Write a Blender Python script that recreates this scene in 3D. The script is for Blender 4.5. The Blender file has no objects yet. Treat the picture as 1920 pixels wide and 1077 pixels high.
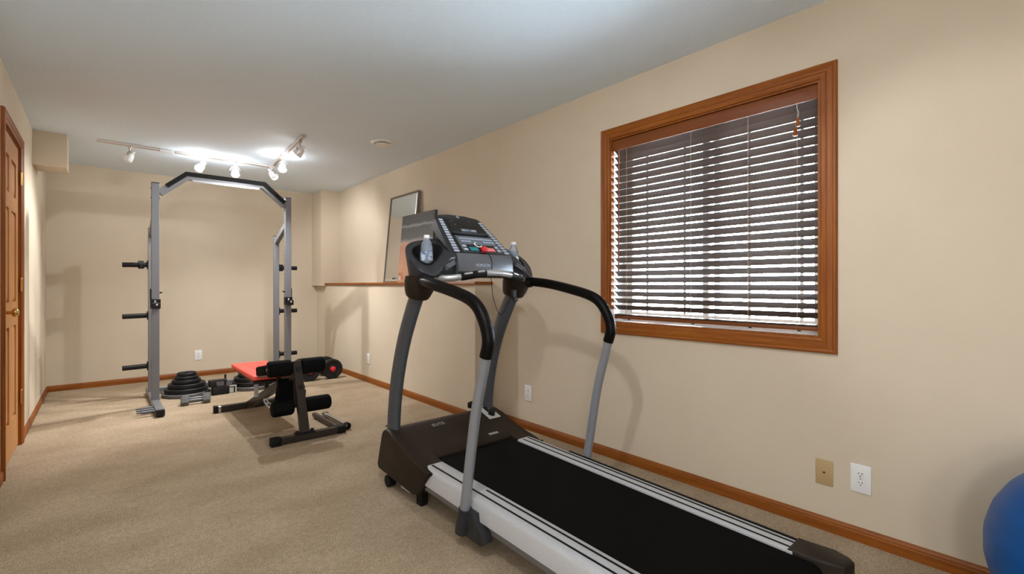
import bpy, bmesh, math, random
from mathutils import Vector, Matrix
random.seed(7)
SC = bpy.context.scene
COL = SC.collection
R = math.radians
# ------------------------------------------------------------------ camera
CAM_H = 1.13
cam = bpy.data.cameras.new('camera'); cam_o = bpy.data.objects.new('camera', cam); COL.objects.link(cam_o)
cam_o.location = (0, 0, CAM_H); cam_o.rotation_euler = (R(90), 0, R(-41.19))
cam.sensor_width = 36; cam.lens = 880/1920*36; cam.shift_y = -3.5/1920; cam.clip_start = 0.02
SC.camera = cam_o
# ------------------------------------------------------------------ world, exposure
W = bpy.data.worlds.new('world'); SC.world = W; W.use_nodes = True
bg = W.node_tree.nodes['Background']; bg.inputs[0].default_value = (0.84, 0.92, 1.0, 1); bg.inputs[1].default_value = 48.0
vs = SC.view_settings; vs.view_transform = 'Standard'; vs.look = 'None'; vs.gamma = 1; vs.use_curve_mapping = False
vs.exposure = 0.67
P_TRACK_SPOT = 54.0      # watt per lit track head
P_TRACK_GLOW = 13.0
P_NEAR_SPOT = 24.0
E_FILL = 30.0  # emission of the added fill globes
# ------------------------------------------------------------------ room numbers
XR, XL, YB, HC = 2.515, -0.435, 6.95, 2.44
XP, YP, ZP = 2.34, 3.14, 1.135         # projecting lower wall: face, near end, top
XW, YN, YS = -2.6, -2.6, 2.6           # wide part of the room behind the camera
WY0, WY1, WZ0, WZ1 = 0.697, 1.893, 0.883, 2.085   # window opening
DY0, DY1, DZ = 4.03, 4.775, 2.085      # door slab
T = 0.16
# ------------------------------------------------------------------ helpers
ORG = {}
def tag(o, label=None, cat=None, group=None, kind=None):
    if label: o['label'] = label
    if cat: o['category'] = cat
    if group: o['group'] = group
    if kind: o['kind'] = kind
    return o
def thing(name, label, cat, loc=(0,0,0), group=None, kind=None, rotz=0):
    o = bpy.data.objects.new(name, None); COL.objects.link(o)
    o.location = loc; o.rotation_euler = (0,0,rotz); o.empty_display_size = 0.05
    ORG[o] = Vector(loc)
    return tag(o, label, cat, group, kind)
def obj(name, bm, m, parent=None, smooth=35, local=False, label=None):
    """link a bmesh (world coordinates unless local) as ONE mesh object"""
    if parent is not None and not local:
        org = ORG.get(parent, Vector())
        bmesh.ops.translate(bm, verts=bm.verts, vec=-org)
    bmesh.ops.recalc_face_normals(bm, faces=bm.faces)
    me = bpy.data.meshes.new(name); bm.to_mesh(me); bm.free()
    if smooth:
        me.shade_smooth(); me.set_sharp_from_angle(angle=R(smooth))
    o = bpy.data.objects.new(name, me); COL.objects.link(o)
    if m: me.materials.append(m)
    if parent is not None:
        o.parent = parent; ORG[o] = ORG.get(parent, Vector()) if not local else Vector()
    else: ORG[o] = Vector()
    if label: o['label'] = label
    return o
def struct(name, bm, m, parent=None, smooth=None):
    o = obj(name, bm, m, parent, smooth)
    if parent is None: o['kind'] = 'structure'
    return o
def B(): return bmesh.new()
def box(bm, x0, x1, y0, y1, z0, z1, bev=0, seg=1, M=None):
    r = bmesh.ops.create_cube(bm, size=1.0)
    vs_ = r['verts']
    bmesh.ops.scale(bm, verts=vs_, vec=(x1-x0, y1-y0, z1-z0))
    bmesh.ops.translate(bm, verts=vs_, vec=((x0+x1)/2, (y0+y1)/2, (z0+z1)/2))
    if M is not None: bmesh.ops.transform(bm, matrix=M, verts=vs_)
    if bev:
        es = list({e for v in vs_ for e in v.link_edges})
        bmesh.ops.bevel(bm, geom=es, offset=bev, segments=seg, affect='EDGES', profile=0.5)
    return bm
def obox(bm, c, ax, ay, az, bev=0, seg=1):
    """box with centre c and half-axis vectors"""
    M = Matrix.Identity(4)
    for i, a in enumerate((ax, ay, az)):
        M.col[i] = (*Vector(a), 0)
    M.col[3] = (*Vector(c), 1)
    return box(bm, -1, 1, -1, 1, -1, 1, 0, 1, M) if not bev else _obox_b(bm, M, bev, seg)
def _obox_b(bm, M, bev, seg):
    n0 = set(bm.verts)
    box(bm, -1, 1, -1, 1, -1, 1, 0, 1, M)
    nv = [v for v in bm.verts if v not in n0]
    es = list({e for v in nv for e in v.link_edges})
    bmesh.ops.bevel(bm, geom=es, offset=bev, segments=seg, affect='EDGES', profile=0.5)
    return bm
def beam(bm, p, q, w, h, up=(0,0,1), bev=0.003):
    """rectangular tube from p to q: width w across, height h along up"""
    p, q = Vector(p), Vector(q); d = q-p; L = d.length; d.normalize()
    s = d.cross(Vector(up)); s.normalize(); u = s.cross(d)
    return obox(bm, (p+q)/2, d*L/2, s*w/2, u*h/2, bev)
def catmull(pts, n=8, closed=False):
    P = [Vector(p) for p in pts]; out = []
    N = len(P)
    rng = range(N if closed else N-1)
    for i in rng:
        if closed: a, b, c, d = P[(i-1)%N], P[i], P[(i+1)%N], P[(i+2)%N]
        else: a, b, c, d = P[max(i-1,0)], P[i], P[i+1], P[min(i+2,N-1)]
        for k in range(n):
            t = k/n
            out.append(0.5*((2*b)+(c-a)*t+(2*a-5*b+4*c-d)*t*t+(3*b-a-3*c+d)*t**3))
    if not closed: out.append(P[-1])
    return out
def sweep(bm, path, r, r2=None, seg=16, up=(1,0,0), caps=True, closed=False):
    """tube along path; r half-size along up-ish side axis, r2 the other; numbers or lists"""
    path = [Vector(p) for p in path]; n = len(path)
    g = lambda v, i: v[i] if isinstance(v, (list, tuple)) else v
    rings = []; u = Vector(up)
    for i, p in enumerate(path):
        if closed: t = path[(i+1)%n]-path[(i-1)%n]
        else: t = path[min(i+1,n-1)]-path[max(i-1,0)]
        t.normalize()
        u = u-t*u.dot(t)
        if u.length < 1e-5: u = t.orthogonal()
        u.normalize(); v = t.cross(u)
        a = g(r, i); b = g(r2 if r2 is not None else r, i)
        rings.append([bm.verts.new(p+u*a*math.cos(2*math.pi*k/seg)+v*b*math.sin(2*math.pi*k/seg)) for k in range(seg)])
    for i in range(n if closed else n-1):
        A, Bq = rings[i], rings[(i+1)%n]
        for k in range(seg): bm.faces.new((A[k], A[(k+1)%seg], Bq[(k+1)%seg], Bq[k]))
    if caps and not closed:
        bm.faces.new(list(reversed(rings[0]))); bm.faces.new(rings[-1])
    return bm
def cyl(bm, p, q, r, seg=20, r2=None):
    p, q = Vector(p), Vector(q)
    up = (q-p).orthogonal()
    return sweep(bm, [p, q], [r, r if r2 is None else r2], None, seg, up)
def rcyl(bm, p, q, r, e=0.01, seg=24):
    """cylinder with rounded ends"""
    p, q = Vector(p), Vector(q); d = (q-p).normalized(); L = (q-p).length
    prof = []
    for k in range(5):
        a = k/4*math.pi/2; prof.append((e-e*math.cos(a) if False else e*(1-math.sin(a)) if False else e*(1-math.cos(math.pi/2-a)), 0))
    pts, rad = [], []
    for k in range(6):
        a = k/5*math.pi/2; pts.append(p+d*(e*(1-math.cos(a)))); rad.append(max(r-e+e*math.sin(a), 1e-4))
    for k in range(6):
        a = (5-k)/5*math.pi/2; pts.append(q-d*(e*(1-math.cos(a)))); rad.append(max(r-e+e*math.sin(a), 1e-4))
    return sweep(bm, pts, rad, None, seg, d.orthogonal())
def lathe(bm, prof, c=(0,0,0), axis=(0,0,1), seg=32):
    """prof: list of (radius, height along axis)"""
    ax = Vector(axis).normalized(); u = ax.orthogonal().normalized(); v = ax.cross(u); c = Vector(c)
    rings = []
    for r, h in prof:
        if r < 1e-6: rings.append([bm.verts.new(c+ax*h)])
        else: rings.append([bm.verts.new(c+ax*h+u*r*math.cos(2*math.pi*k/seg)+v*r*math.sin(2*math.pi*k/seg)) for k in range(seg)])
    for A, Bq in zip(rings, rings[1:]):
        for k in range(seg):
            a, b = A[k % len(A)], A[(k+1) % len(A)]; c2, d2 = Bq[(k+1) % len(Bq)], Bq[k % len(Bq)]
            f = []
            for w in (a, b, c2, d2):
                if w not in f: f.append(w)
            if len(f) > 2:
                try: bm.faces.new(f)
                except ValueError: pass
    return bm
def prism(bm, pts, vec, bev=0, seg=2):
    """extrude the planar polygon pts (3D) by vec"""
    n0 = set(bm.verts)
    a = [bm.verts.new(p) for p in pts]; v = Vector(vec); b = [bm.verts.new(Vector(p)+v) for p in pts]
    n = len(pts)
    bm.faces.new(a); bm.faces.new(list(reversed(b)))
    for i in range(n): bm.faces.new((a[i], b[i], b[(i+1)%n], a[(i+1)%n]))
    if bev:
        es = list({e for q in a for e in q.link_edges if e.other_vert(q) in a}) + list({e for q in b for e in q.link_edges if e.other_vert(q) in b})
        bmesh.ops.bevel(bm, geom=list(set(es)), offset=bev, segments=seg, affect='EDGES', profile=0.5)
    return bm
def text_mesh(name, body, size, M, m, parent, depth=0.0008, shear=0.0):
    cu = bpy.data.curves.new(name, 'FONT'); cu.body = body; cu.size = size; cu.extrude = depth; cu.align_x = 'CENTER'; cu.align_y = 'CENTER'; cu.shear = shear
    t = bpy.data.objects.new(name+'_curve', cu); COL.objects.link(t)
    dg = bpy.context.evaluated_depsgraph_get()
    me = bpy.data.meshes.new_from_object(t.evaluated_get(dg))
    bpy.data.objects.remove(t); bpy.data.curves.remove(cu)
    bm = B(); bm.from_mesh(me); bpy.data.meshes.remove(me)
    bmesh.ops.transform(bm, matrix=M, verts=bm.verts)
    return obj(name, bm, m, parent, smooth=None)
def boolean_cut(o, cutters):
    for c in cutters:
        md = o.modifiers.new('cut', 'BOOLEAN'); md.operation = 'DIFFERENCE'; md.object = c; md.solver = 'EXACT'
    dg = bpy.context.evaluated_depsgraph_get()
    me = bpy.data.meshes.new_from_object(o.evaluated_get(dg))
    o.modifiers.clear(); old = o.data; o.data = me; bpy.data.meshes.remove(old)
    for c in cutters:
        d = c.data; bpy.data.objects.remove(c); bpy.data.meshes.remove(d)
def frame(c, x, y, z):
    M = Matrix.Identity(4)
    for i, a in enumerate((x, y, z)): M.col[i] = (*Vector(a).normalized(), 0)
    M.col[3] = (*Vector(c), 1)
    return M
# ------------------------------------------------------------------ materials
def mat(name, col, rough=0.5, metal=0.0, col2=None, scale=(1,1,1), nscale=20, detail=4, bump=0.0, bscale=None, bdist=0.002, spec=None, emit=None, coat=0, lo=0.35, hi=0.65, trans=0, ior=None, alpha=None):
    m = bpy.data.materials.new(name); m.use_nodes = True
    nt = m.node_tree; p = nt.nodes['Principled BSDF']
    p.inputs['Base Color'].default_value = (*col, 1); p.inputs['Roughness'].default_value = rough; p.inputs['Metallic'].default_value = metal
    if spec is not None: p.inputs['Specular IOR Level'].default_value = spec
    if coat: p.inputs['Coat Weight'].default_value = coat; p.inputs['Coat Roughness'].default_value = 0.15
    if trans: p.inputs['Transmission Weight'].default_value = trans
    if ior: p.inputs['IOR'].default_value = ior
    if emit: p.inputs['Emission Color'].default_value = (*emit[0], 1); p.inputs['Emission Strength'].default_value = emit[1]
    tc = nt.nodes.new('ShaderNodeTexCoord'); mp = nt.nodes.new('ShaderNodeMapping'); mp.inputs['Scale'].default_value = scale
    nt.links.new(tc.outputs['Object'], mp.inputs['Vector'])
    if col2 is not None:
        n = nt.nodes.new('ShaderNodeTexNoise'); n.inputs['Scale'].default_value = nscale; n.inputs['Detail'].default_value = detail; n.inputs['Roughness'].default_value = 0.6
        nt.links.new(mp.outputs[0], n.inputs['Vector'])
        cr = nt.nodes.new('ShaderNodeValToRGB'); cr.color_ramp.elements[0].color = (*col, 1); cr.color_ramp.elements[1].color = (*col2, 1)
        cr.color_ramp.elements[0].position = lo; cr.color_ramp.elements[1].position = hi
        nt.links.new(n.outputs[0], cr.inputs[0]); nt.links.new(cr.outputs[0], p.inputs['Base Color'])
    if bump:
        n2 = nt.nodes.new('ShaderNodeTexNoise'); n2.inputs['Scale'].default_value = bscale or nscale; n2.inputs['Detail'].default_value = 3
        nt.links.new(mp.outputs[0], n2.inputs['Vector'])
        bp = nt.nodes.new('ShaderNodeBump'); bp.inputs['Strength'].default_value = bump; bp.inputs['Distance'].default_value = bdist
        nt.links.new(n2.outputs[0], bp.inputs['Height']); nt.links.new(bp.outputs[0], p.inputs['Normal'])
    return m
def carpet_mat():
    m = mat('carpet', (0.46,0.37,0.26), 0.95, spec=0.1)
    nt = m.node_tree; p = nt.nodes['Principled BSDF']
    tc = nt.nodes.new('ShaderNodeTexCoord')
    def noise(s, d, vec=None, rg=0.6):
        n = nt.nodes.new('ShaderNodeTexNoise'); n.inputs['Scale'].default_value = s; n.inputs['Detail'].default_value = d; n.inputs['Roughness'].default_value = rg
        nt.links.new(vec or tc.outputs['Object'], n.inputs['Vector']); return n
    mp = nt.nodes.new('ShaderNodeMapping'); mp.inputs['Scale'].default_value = (1.0, 1.5, 1); mp.inputs['Rotation'].default_value = (0,0,R(25))
    nt.links.new(tc.outputs['Object'], mp.inputs['Vector'])
    big = noise(1.9, 4, mp.outputs[0]); mid = noise(42, 4); fine = noise(190, 2)
    def ramp(n, a, b, lo, hi):
        c = nt.nodes.new('ShaderNodeValToRGB'); c.color_ramp.elements[0].color = (*a,1); c.color_ramp.elements[1].color = (*b,1)
        c.color_ramp.elements[0].position = lo; c.color_ramp.elements[1].position = hi; nt.links.new(n.outputs[0], c.inputs[0]); return c
    c1 = ramp(big, (0.435,0.332,0.220), (0.55,0.43,0.30), 0.36, 0.64)
    c2 = ramp(mid, (0.66,0.64,0.62), (1.04,1.04,1.04), 0.32, 0.62)
    c3 = ramp(fine, (0.42,0.40,0.37), (1.06,1.06,1.06), 0.34, 0.64)
    def mul(a, b, f):
        x = nt.nodes.new('ShaderNodeMix'); x.data_type = 'RGBA'; x.blend_type = 'MULTIPLY'; x.inputs[0].default_value = f
        nt.links.new(a, x.inputs[6]); nt.links.new(b, x.inputs[7]); return x.outputs[2]
    o = mul(mul(c1.outputs[0], c2.outputs[0], 0.5), c3.outputs[0], 0.85)
    nt.links.new(o, p.inputs['Base Color'])
    add = nt.nodes.new('ShaderNodeMath'); add.operation = 'ADD'; nt.links.new(mid.outputs[0], add.inputs[0]); nt.links.new(fine.outputs[0], add.inputs[1])
    bp = nt.nodes.new('ShaderNodeBump'); bp.inputs['Strength'].default_value = 0.7; bp.inputs['Distance'].default_value = 0.006
    nt.links.new(add.outputs[0], bp.inputs['Height']); nt.links.new(bp.outputs[0], p.inputs['Normal'])
    return m
def wood(name, a, b, along, rough=0.45):
    s = [26, 26, 26]; s['xyz'.index(along)] = 1.6
    return mat(name, a, rough, col2=b, scale=tuple(s), nscale=1.6, detail=6, bump=0.12, bscale=3, bdist=0.001, lo=0.3, hi=0.7, spec=0.28)
def glass_mat(name, tint=(0.95,0.98,1.0), haze=0.0, hcol=(0.62,0.70,0.82)):
    m = bpy.data.materials.new(name); m.use_nodes = True; nt = m.node_tree
    for n in list(nt.nodes): nt.nodes.remove(n)
    out = nt.nodes.new('ShaderNodeOutputMaterial'); t = nt.nodes.new('ShaderNodeBsdfTransparent'); t.inputs[0].default_value = (*tint,1)
    g = nt.nodes.new('ShaderNodeBsdfGlossy'); g.inputs['Roughness'].default_value = 0.03
    f = nt.nodes.new('ShaderNodeFresnel'); f.inputs[0].default_value = 1.45
    mx = nt.nodes.new('ShaderNodeMixShader'); nt.links.new(f.outputs[0], mx.inputs[0]); nt.links.new(t.outputs[0], mx.inputs[1]); nt.links.new(g.outputs[0], mx.inputs[2])
    if haze:
        df = nt.nodes.new('ShaderNodeBsdfDiffuse'); df.inputs[0].default_value = (*hcol,1)
        m2 = nt.nodes.new('ShaderNodeMixShader'); m2.inputs[0].default_value = haze
        nt.links.new(mx.outputs[0], m2.inputs[1]); nt.links.new(df.outputs[0], m2.inputs[2]); mx = m2
    nt.links.new(mx.outputs[0], out.inputs[0]); return m
def art_mat():
    m = mat('canvas_print', (0.1,0.1,0.1), 0.6); nt = m.node_tree; p = nt.nodes['Principled BSDF']
    tc = nt.nodes.new('ShaderNodeTexCoord'); sep = nt.nodes.new('ShaderNodeSeparateXYZ'); nt.links.new(tc.outputs['Generated'], sep.inputs[0])
    n = nt.nodes.new('ShaderNodeTexNoise'); n.inputs['Scale'].default_value = 5; n.inputs['Detail'].default_value = 6
    nt.links.new(tc.outputs['Generated'], n.inputs['Vector'])
    w = nt.nodes.new('ShaderNodeMath'); w.operation = 'MULTIPLY_ADD'; w.inputs[1].default_value = -0.06; nt.links.new(n.outputs[0], w.inputs[0]); nt.links.new(sep.outputs[2], w.inputs[2])
    cr = nt.nodes.new('ShaderNodeValToRGB'); e = cr.color_ramp; e.elements[0].color = (0.50,0.27,0.15,1); e.elements[0].position = 0.0
    e.elements[1].color = (0.085,0.083,0.08,1); e.elements[1].position = 1.0
    for pos, c in ((0.22,(0.52,0.26,0.15)), (0.48,(0.46,0.22,0.13)), (0.56,(0.50,0.30,0.20)), (0.58,(0.28,0.26,0.25)), (0.62,(0.11,0.105,0.10)), (0.77,(0.10,0.10,0.095)), (0.80,(0.30,0.30,0.29)), (0.83,(0.09,0.09,0.085))):
        k = e.elements.new(pos); k.color = (*c,1)
    nt.links.new(w.outputs[0], cr.inputs[0])
    n2 = nt.nodes.new('ShaderNodeTexNoise'); n2.inputs['Scale'].default_value = 22; n2.inputs['Detail'].default_value = 5; nt.links.new(tc.outputs['Generated'], n2.inputs['Vector'])
    c2 = nt.nodes.new('ShaderNodeValToRGB'); c2.color_ramp.elements[0].color = (0.6,0.6,0.6,1); c2.color_ramp.elements[1].color = (1.2,1.2,1.2,1); nt.links.new(n2.outputs[0], c2.inputs[0])
    x = nt.nodes.new('ShaderNodeMix'); x.data_type = 'RGBA'; x.blend_type = 'MULTIPLY'; x.inputs[0].default_value = 0.8
    nt.links.new(cr.outputs[0], x.inputs[6]); nt.links.new(c2.outputs[0], x.inputs[7]); nt.links.new(x.outputs[2], p.inputs['Base Color'])
    return m
M = {}
M['wall'] = mat('wall_paint', (0.615,0.524,0.402), 0.75, col2=(0.635,0.544,0.42), nscale=3, bump=0.12, bscale=140, bdist=0.0015, spec=0.3)
M['ceil'] = mat('ceiling_paint', (0.745,0.86,0.97), 0.9, col2=(0.765,0.88,0.985), nscale=60, bump=0.35, bscale=110, bdist=0.004, spec=0.2)
M['carpet'] = carpet_mat()
OA, OB = (0.185,0.046,0.004), (0.30,0.092,0.010)
for k in 'xyz': M['oak_'+k] = wood('oak_'+k, OA, OB, k)
M['door'] = wood('door_oak', (0.42,0.175,0.050), (0.56,0.27,0.090), 'z')
M['valance'] = wood('blind_wood', (0.15,0.040,0.008), (0.20,0.060,0.013), 'y', 0.42)
M['slat'] = wood('slat_wood', (0.060,0.038,0.028), (0.080,0.053,0.040), 'y', 0.4)
M['brass'] = mat('brass', (0.75,0.50,0.20), 0.22, 1.0)
M['vinyl'] = mat('window_vinyl', (0.72,0.70,0.67), 0.4)
M['cord'] = mat('blind_cord', (0.42,0.33,0.24), 0.7)
M['glass'] = glass_mat('window_glass')
M['white'] = mat('white_plastic', (0.80,0.80,0.79), 0.35)
M['tan'] = mat('tan_plastic', (0.47,0.33,0.16), 0.45)
M['dark'] = mat('dark_slot', (0.02,0.018,0.015), 0.6)
M['rack'] = mat('rack_grey_enamel', (0.180,0.184,0.198), 0.38, 0.35, col2=(0.20,0.204,0.218), nscale=300)
M['black'] = mat('black_powder_coat', (0.007,0.007,0.0075), 0.45, spec=0.25)
M['foam'] = mat('black_foam', (0.004,0.004,0.0045), 0.8, spec=0.08, bump=0.2, bscale=400, bdist=0.0006)
M['chrome'] = mat('chrome', (0.55,0.55,0.56), 0.22, 1.0)
M['knurl'] = mat('knurled_steel', (0.11,0.11,0.115), 0.42, 0.6, bump=0.3, bscale=500, bdist=0.0005)
M['iron'] = mat('black_iron', (0.009,0.009,0.0095), 0.5, spec=0.25, col2=(0.014,0.014,0.015), nscale=90, bump=0.2, bscale=180, bdist=0.001)
M['greyiron'] = mat('grey_iron', (0.085,0.083,0.08), 0.45, col2=(0.11,0.105,0.10), nscale=80)
M['hexgrey'] = mat('grey_dumbbell_paint', (0.10,0.10,0.10), 0.35, col2=(0.13,0.13,0.13), nscale=60)
M['bench'] = mat('bench_brown_steel', (0.030,0.023,0.019), 0.36, 0.15, spec=0.35)
M['redvinyl'] = mat('red_vinyl', (0.85,0.085,0.055), 0.42, bump=0.1, bscale=60)
M['redplastic'] = mat('red_plastic', (0.55,0.015,0.02), 0.35)
M['blackvinyl'] = mat('black_vinyl', (0.003,0.003,0.003), 0.75, spec=0.05, bump=0.1, bscale=80)
M['tsteel'] = mat('treadmill_post_grey', (0.27,0.29,0.33), 0.36, 0.35, col2=(0.29,0.31,0.35), nscale=260)
M['upright'] = mat('treadmill_upright_grey', (0.066,0.073,0.088), 0.38, 0.25, col2=(0.074,0.082,0.098), nscale=260)
M['hood'] = mat('hood_brown_plastic', (0.019,0.0125,0.0085), 0.48, col2=(0.023,0.0155,0.0105), nscale=200, bump=0.08, bscale=500, bdist=0.0004, spec=0.2)
M['console'] = mat('console_grey_plastic', (0.024,0.025,0.029), 0.42, spec=0.3, bump=0.06, bscale=500, bdist=0.0004)
M['rail'] = mat('silver_side_rail', (0.52,0.53,0.55), 0.38, 0.2, col2=(0.56,0.57,0.59), nscale=120)
M['railgrey'] = mat('frame_grey', (0.15,0.145,0.145), 0.45)
M['belt'] = mat('running_belt', (0.003,0.0025,0.0022), 0.85, bump=0.3, bscale=600, bdist=0.0006, spec=0.08)
M['rubber'] = mat('black_rubber', (0.004,0.004,0.004), 0.6, spec=0.2)
M['handfoam'] = mat('handrail_foam', (0.002,0.0018,0.0016), 0.42, spec=0.14)
M['silverpaint'] = mat('silver_paint', (0.45,0.46,0.47), 0.3, 0.5)
M['lip'] = mat('console_lip_silver', (0.16,0.17,0.19), 0.26, 0.5)
M['screen'] = mat('display_black', (0.006,0.006,0.007), 0.12)
M['key'] = mat('membrane_key_pale', (0.36,0.40,0.48), 0.4)
M['keydim'] = mat('membrane_panel_grey', (0.10,0.115,0.14), 0.35)
M['teal'] = mat('teal_button', (0.02,0.22,0.27), 0.35)
M['pink'] = mat('coral_button', (0.62,0.16,0.16), 0.4)
M['print'] = mat('pale_lettering', (0.30,0.29,0.28), 0.5)
M['label'] = mat('white_label', (0.62,0.62,0.60), 0.5, col2=(0.45,0.45,0.44), nscale=60)
M['pet'] = glass_mat('bottle_plastic', (0.90,0.94,1.0), 0.22)
M['water'] = glass_mat('bottle_water', (0.85,0.91,0.98), 0.12)
M['bluelabel'] = mat('bottle_label_blue', (0.10,0.16,0.30), 0.4, col2=(0.55,0.60,0.68), nscale=45, lo=0.45, hi=0.55)
M['greenlabel'] = mat('bottle_label_green', (0.03,0.14,0.06), 0.4, col2=(0.45,0.52,0.50), nscale=35, lo=0.48, hi=0.56)
M['cap'] = mat('bottle_cap', (0.72,0.75,0.80), 0.4)
M['mirror'] = mat('mirror_glass', (0.88,0.89,0.90), 0.015, 1.0)
M['frame'] = mat('mirror_frame_bronze', (0.20,0.17,0.13), 0.4, 0.4)
M['art'] = art_mat()
M['canvasedge'] = mat('canvas_edge', (0.055,0.055,0.05), 0.7)
M['ball'] = mat('ball_blue_vinyl', (0.002,0.075,0.27), 0.42, spec=0.3, bump=0.05, bscale=60)
M['nickel'] = mat('brushed_nickel', (0.62,0.55,0.50), 0.32, 0.9)
M['lampglass'] = mat('lamp_glass', (0.85,0.85,0.86), 0.15, 0.2)
M['bulb'] = mat('lit_bulb', (1,1,1), 0.4, emit=((1.0,0.93,0.82), 14.0))
M['dimbulb'] = mat('unlit_bulb', (0.75,0.75,0.75), 0.15)
M['fill_globe'] = mat('fill_globe_glow', (1,1,1), 0.5, emit=((0.985,0.985,1.0), E_FILL))  # glowing surface of the added fill lamps
M['outside'] = mat('outdoor_ground', (0.62,0.63,0.62), 0.9, col2=(0.75,0.76,0.76), nscale=4)

# ================================================================== SETTING
bm = B(); box(bm, XW-T, XR+T, YN-T, YB+T, -0.10, 0.0); struct('floor', bm, M['carpet'])
bm = B(); box(bm, XW-T, XR+T, YN-T, YB+T, HC, HC+0.12); struct('ceiling', bm, M['ceil'])
# right wall with the window hole
bm = B()
box(bm, XR, XR+T, YN-T, WY0, 0, HC); box(bm, XR, XR+T, WY1, YB+T, 0, HC)
box(bm, XR, XR+T, WY0, WY1, 0, WZ0); box(bm, XR, XR+T, WY0, WY1, WZ1, HC)
wr = struct('wall_right', bm, M['wall'])
bm = B(); box(bm, XP, XR, YP, YB, 0, ZP); struct('wall_right_lower', bm, M['wall'])
bm = B(); box(bm, 2.27, XR, 6.57, YB, ZP-0.012, HC); struct('wall_chase', bm, M['wall'])
bm = B(); box(bm, XW-T, XR, YB, YB+T, 0, HC); struct('wall_back', bm, M['wall'])
bm = B()
box(bm, XL-T, XL, YS, DY0-0.012, 0, HC); box(bm, XL-T, XL, DY1+0.012, YB, 0, HC); box(bm, XL-T, XL, DY0-0.012, DY1+0.012, DZ+0.012, HC)
struct('wall_left', bm, M['wall'])
bm = B(); box(bm, XW, XL-T, YS, YS+T, 0, HC); struct('wall_return', bm, M['wall'])
bm = B(); box(bm, XW-T, XW, YN, YB, 0, HC); struct('wall_far_left', bm, M['wall'])
bm = B(); box(bm, XW-T, XR, YN-T, YN, 0, HC); struct('wall_front', bm, M['wall'])
bm = B(); box(bm, XL, -0.225, 5.62, 5.93, 2.15, HC); struct('soffit', bm, M['wall'])
# wooden ledge cap
bm = B(); prism(bm, [(XP-0.022, YP-0.02, ZP), (XP-0.026, YP-0.02, ZP+0.008), (XP-0.020, YP-0.02, ZP+0.024), (XR, YP-0.02, ZP+0.024), (XR, YP-0.02, ZP)], (0, 6.57-YP+0.02, 0))
struct('trim_1', bm, M['oak_y'])['label'] = 'narrow oak cap along the half-height wall ledge'
# baseboards
BB = [(0,0), (0.013,0), (0.013,0.040), (0.011,0.043), (0.011,0.050), (0.006,0.058), (0.004,0.063), (0,0.063)]
def baseboard(name, p, q, n, m):
    p, q, n = Vector(p), Vector(q), Vector(n)
    bm = B(); prism(bm, [p+n*a+Vector((0,0,b)) for a, b in BB], q-p); struct(name, bm, m)
baseboard('baseboard_right', (XR,YN,0), (XR,YP,0), (-1,0,0), M['oak_y'])
baseboard('baseboard_right_end', (XP-0.013,YP,0), (XR-0.013,YP,0), (0,-1,0), M['oak_x'])
baseboard('baseboard_right_lower', (XP,YP,0), (XP,YB,0), (-1,0,0), M['oak_y'])
baseboard('baseboard_back', (XL,YB,0), (XP-0.013,YB,0), (0,-1,0), M['oak_x'])
baseboard('baseboard_left', (XL,DY1+0.075,0), (XL,YB-0.013,0), (1,0,0), M['oak_y'])
baseboard('baseboard_left_near', (XL,YS,0), (XL,DY0-0.075,0), (1,0,0), M['oak_y'])
# casing with mitred ends, used round window and door
CP = [(0.0,0.0), (0.0,0.011), (0.007,0.014), (0.014,0.012), (0.024,0.013), (0.029,0.017), (0.043,0.019), (0.050,0.017), (0.056,0.020), (0.064,0.019), (0.068,0.012), (0.068,0.0)]
def casing(name, a, b, out, n, m, parent, ma=1, mb=1):
    """a,b inner corners; out: outward in wall plane; n: off the wall; mitred where ma/mb"""
    a, b, out, n = Vector(a), Vector(b), Vector(out), Vector(n); d = (b-a).normalized()
    bm = B()
    A = [bm.verts.new(a+out*w+n*h-d*w*ma) for w, h in CP]; Q = [bm.verts.new(b+out*w+n*h+d*w*mb) for w, h in CP]
    k = len(CP); bm.faces.new(A); bm.faces.new(list(reversed(Q)))
    for i in range(k): bm.faces.new((A[i], Q[i], Q[(i+1)%k], A[(i+1)%k]))
    return obj(name, bm, m, parent, smooth=25)
# ---- window
win = thing('window_1', None, None, (XR, (WY0+WY1)/2, WZ0)); win['kind'] = 'structure'; win['label'] = 'sliding window in a broad oak casing behind wooden blinds'
n = (-1,0,0)
casing('casing', (XR,WY0,WZ1), (XR,WY1,WZ1), (0,0,1), n, M['oak_y'], win)
casing('casing', (XR,WY0,WZ0), (XR,WY1,WZ0), (0,0,-1), n, M['oak_y'], win)
casing('casing', (XR,WY0,WZ0), (XR,WY0,WZ1), (0,-1,0), n, M['oak_z'], win)
casing('casing', (XR,WY1,WZ0), (XR,WY1,WZ1), (0,1,0), n, M['oak_z'], win)
jt = 0.010
for nm, b_ in (('jamb', (WY0,WY0+jt,WZ0,WZ1)), ('jamb', (WY1-jt,WY1,WZ0,WZ1)), ('head_jamb', (WY0+jt,WY1-jt,WZ1-jt,WZ1)), ('sill', (WY0+jt,WY1-jt,WZ0,WZ0+jt))):
    bm = B(); box(bm, XR-0.004, XR+0.024, *b_); obj(nm, bm, M['oak_z'], win, smooth=None)
    bm = B(); box(bm, XR+0.024, XR+0.125, *b_); obj(nm+'_liner', bm, M['vinyl'], win, smooth=None)
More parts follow.
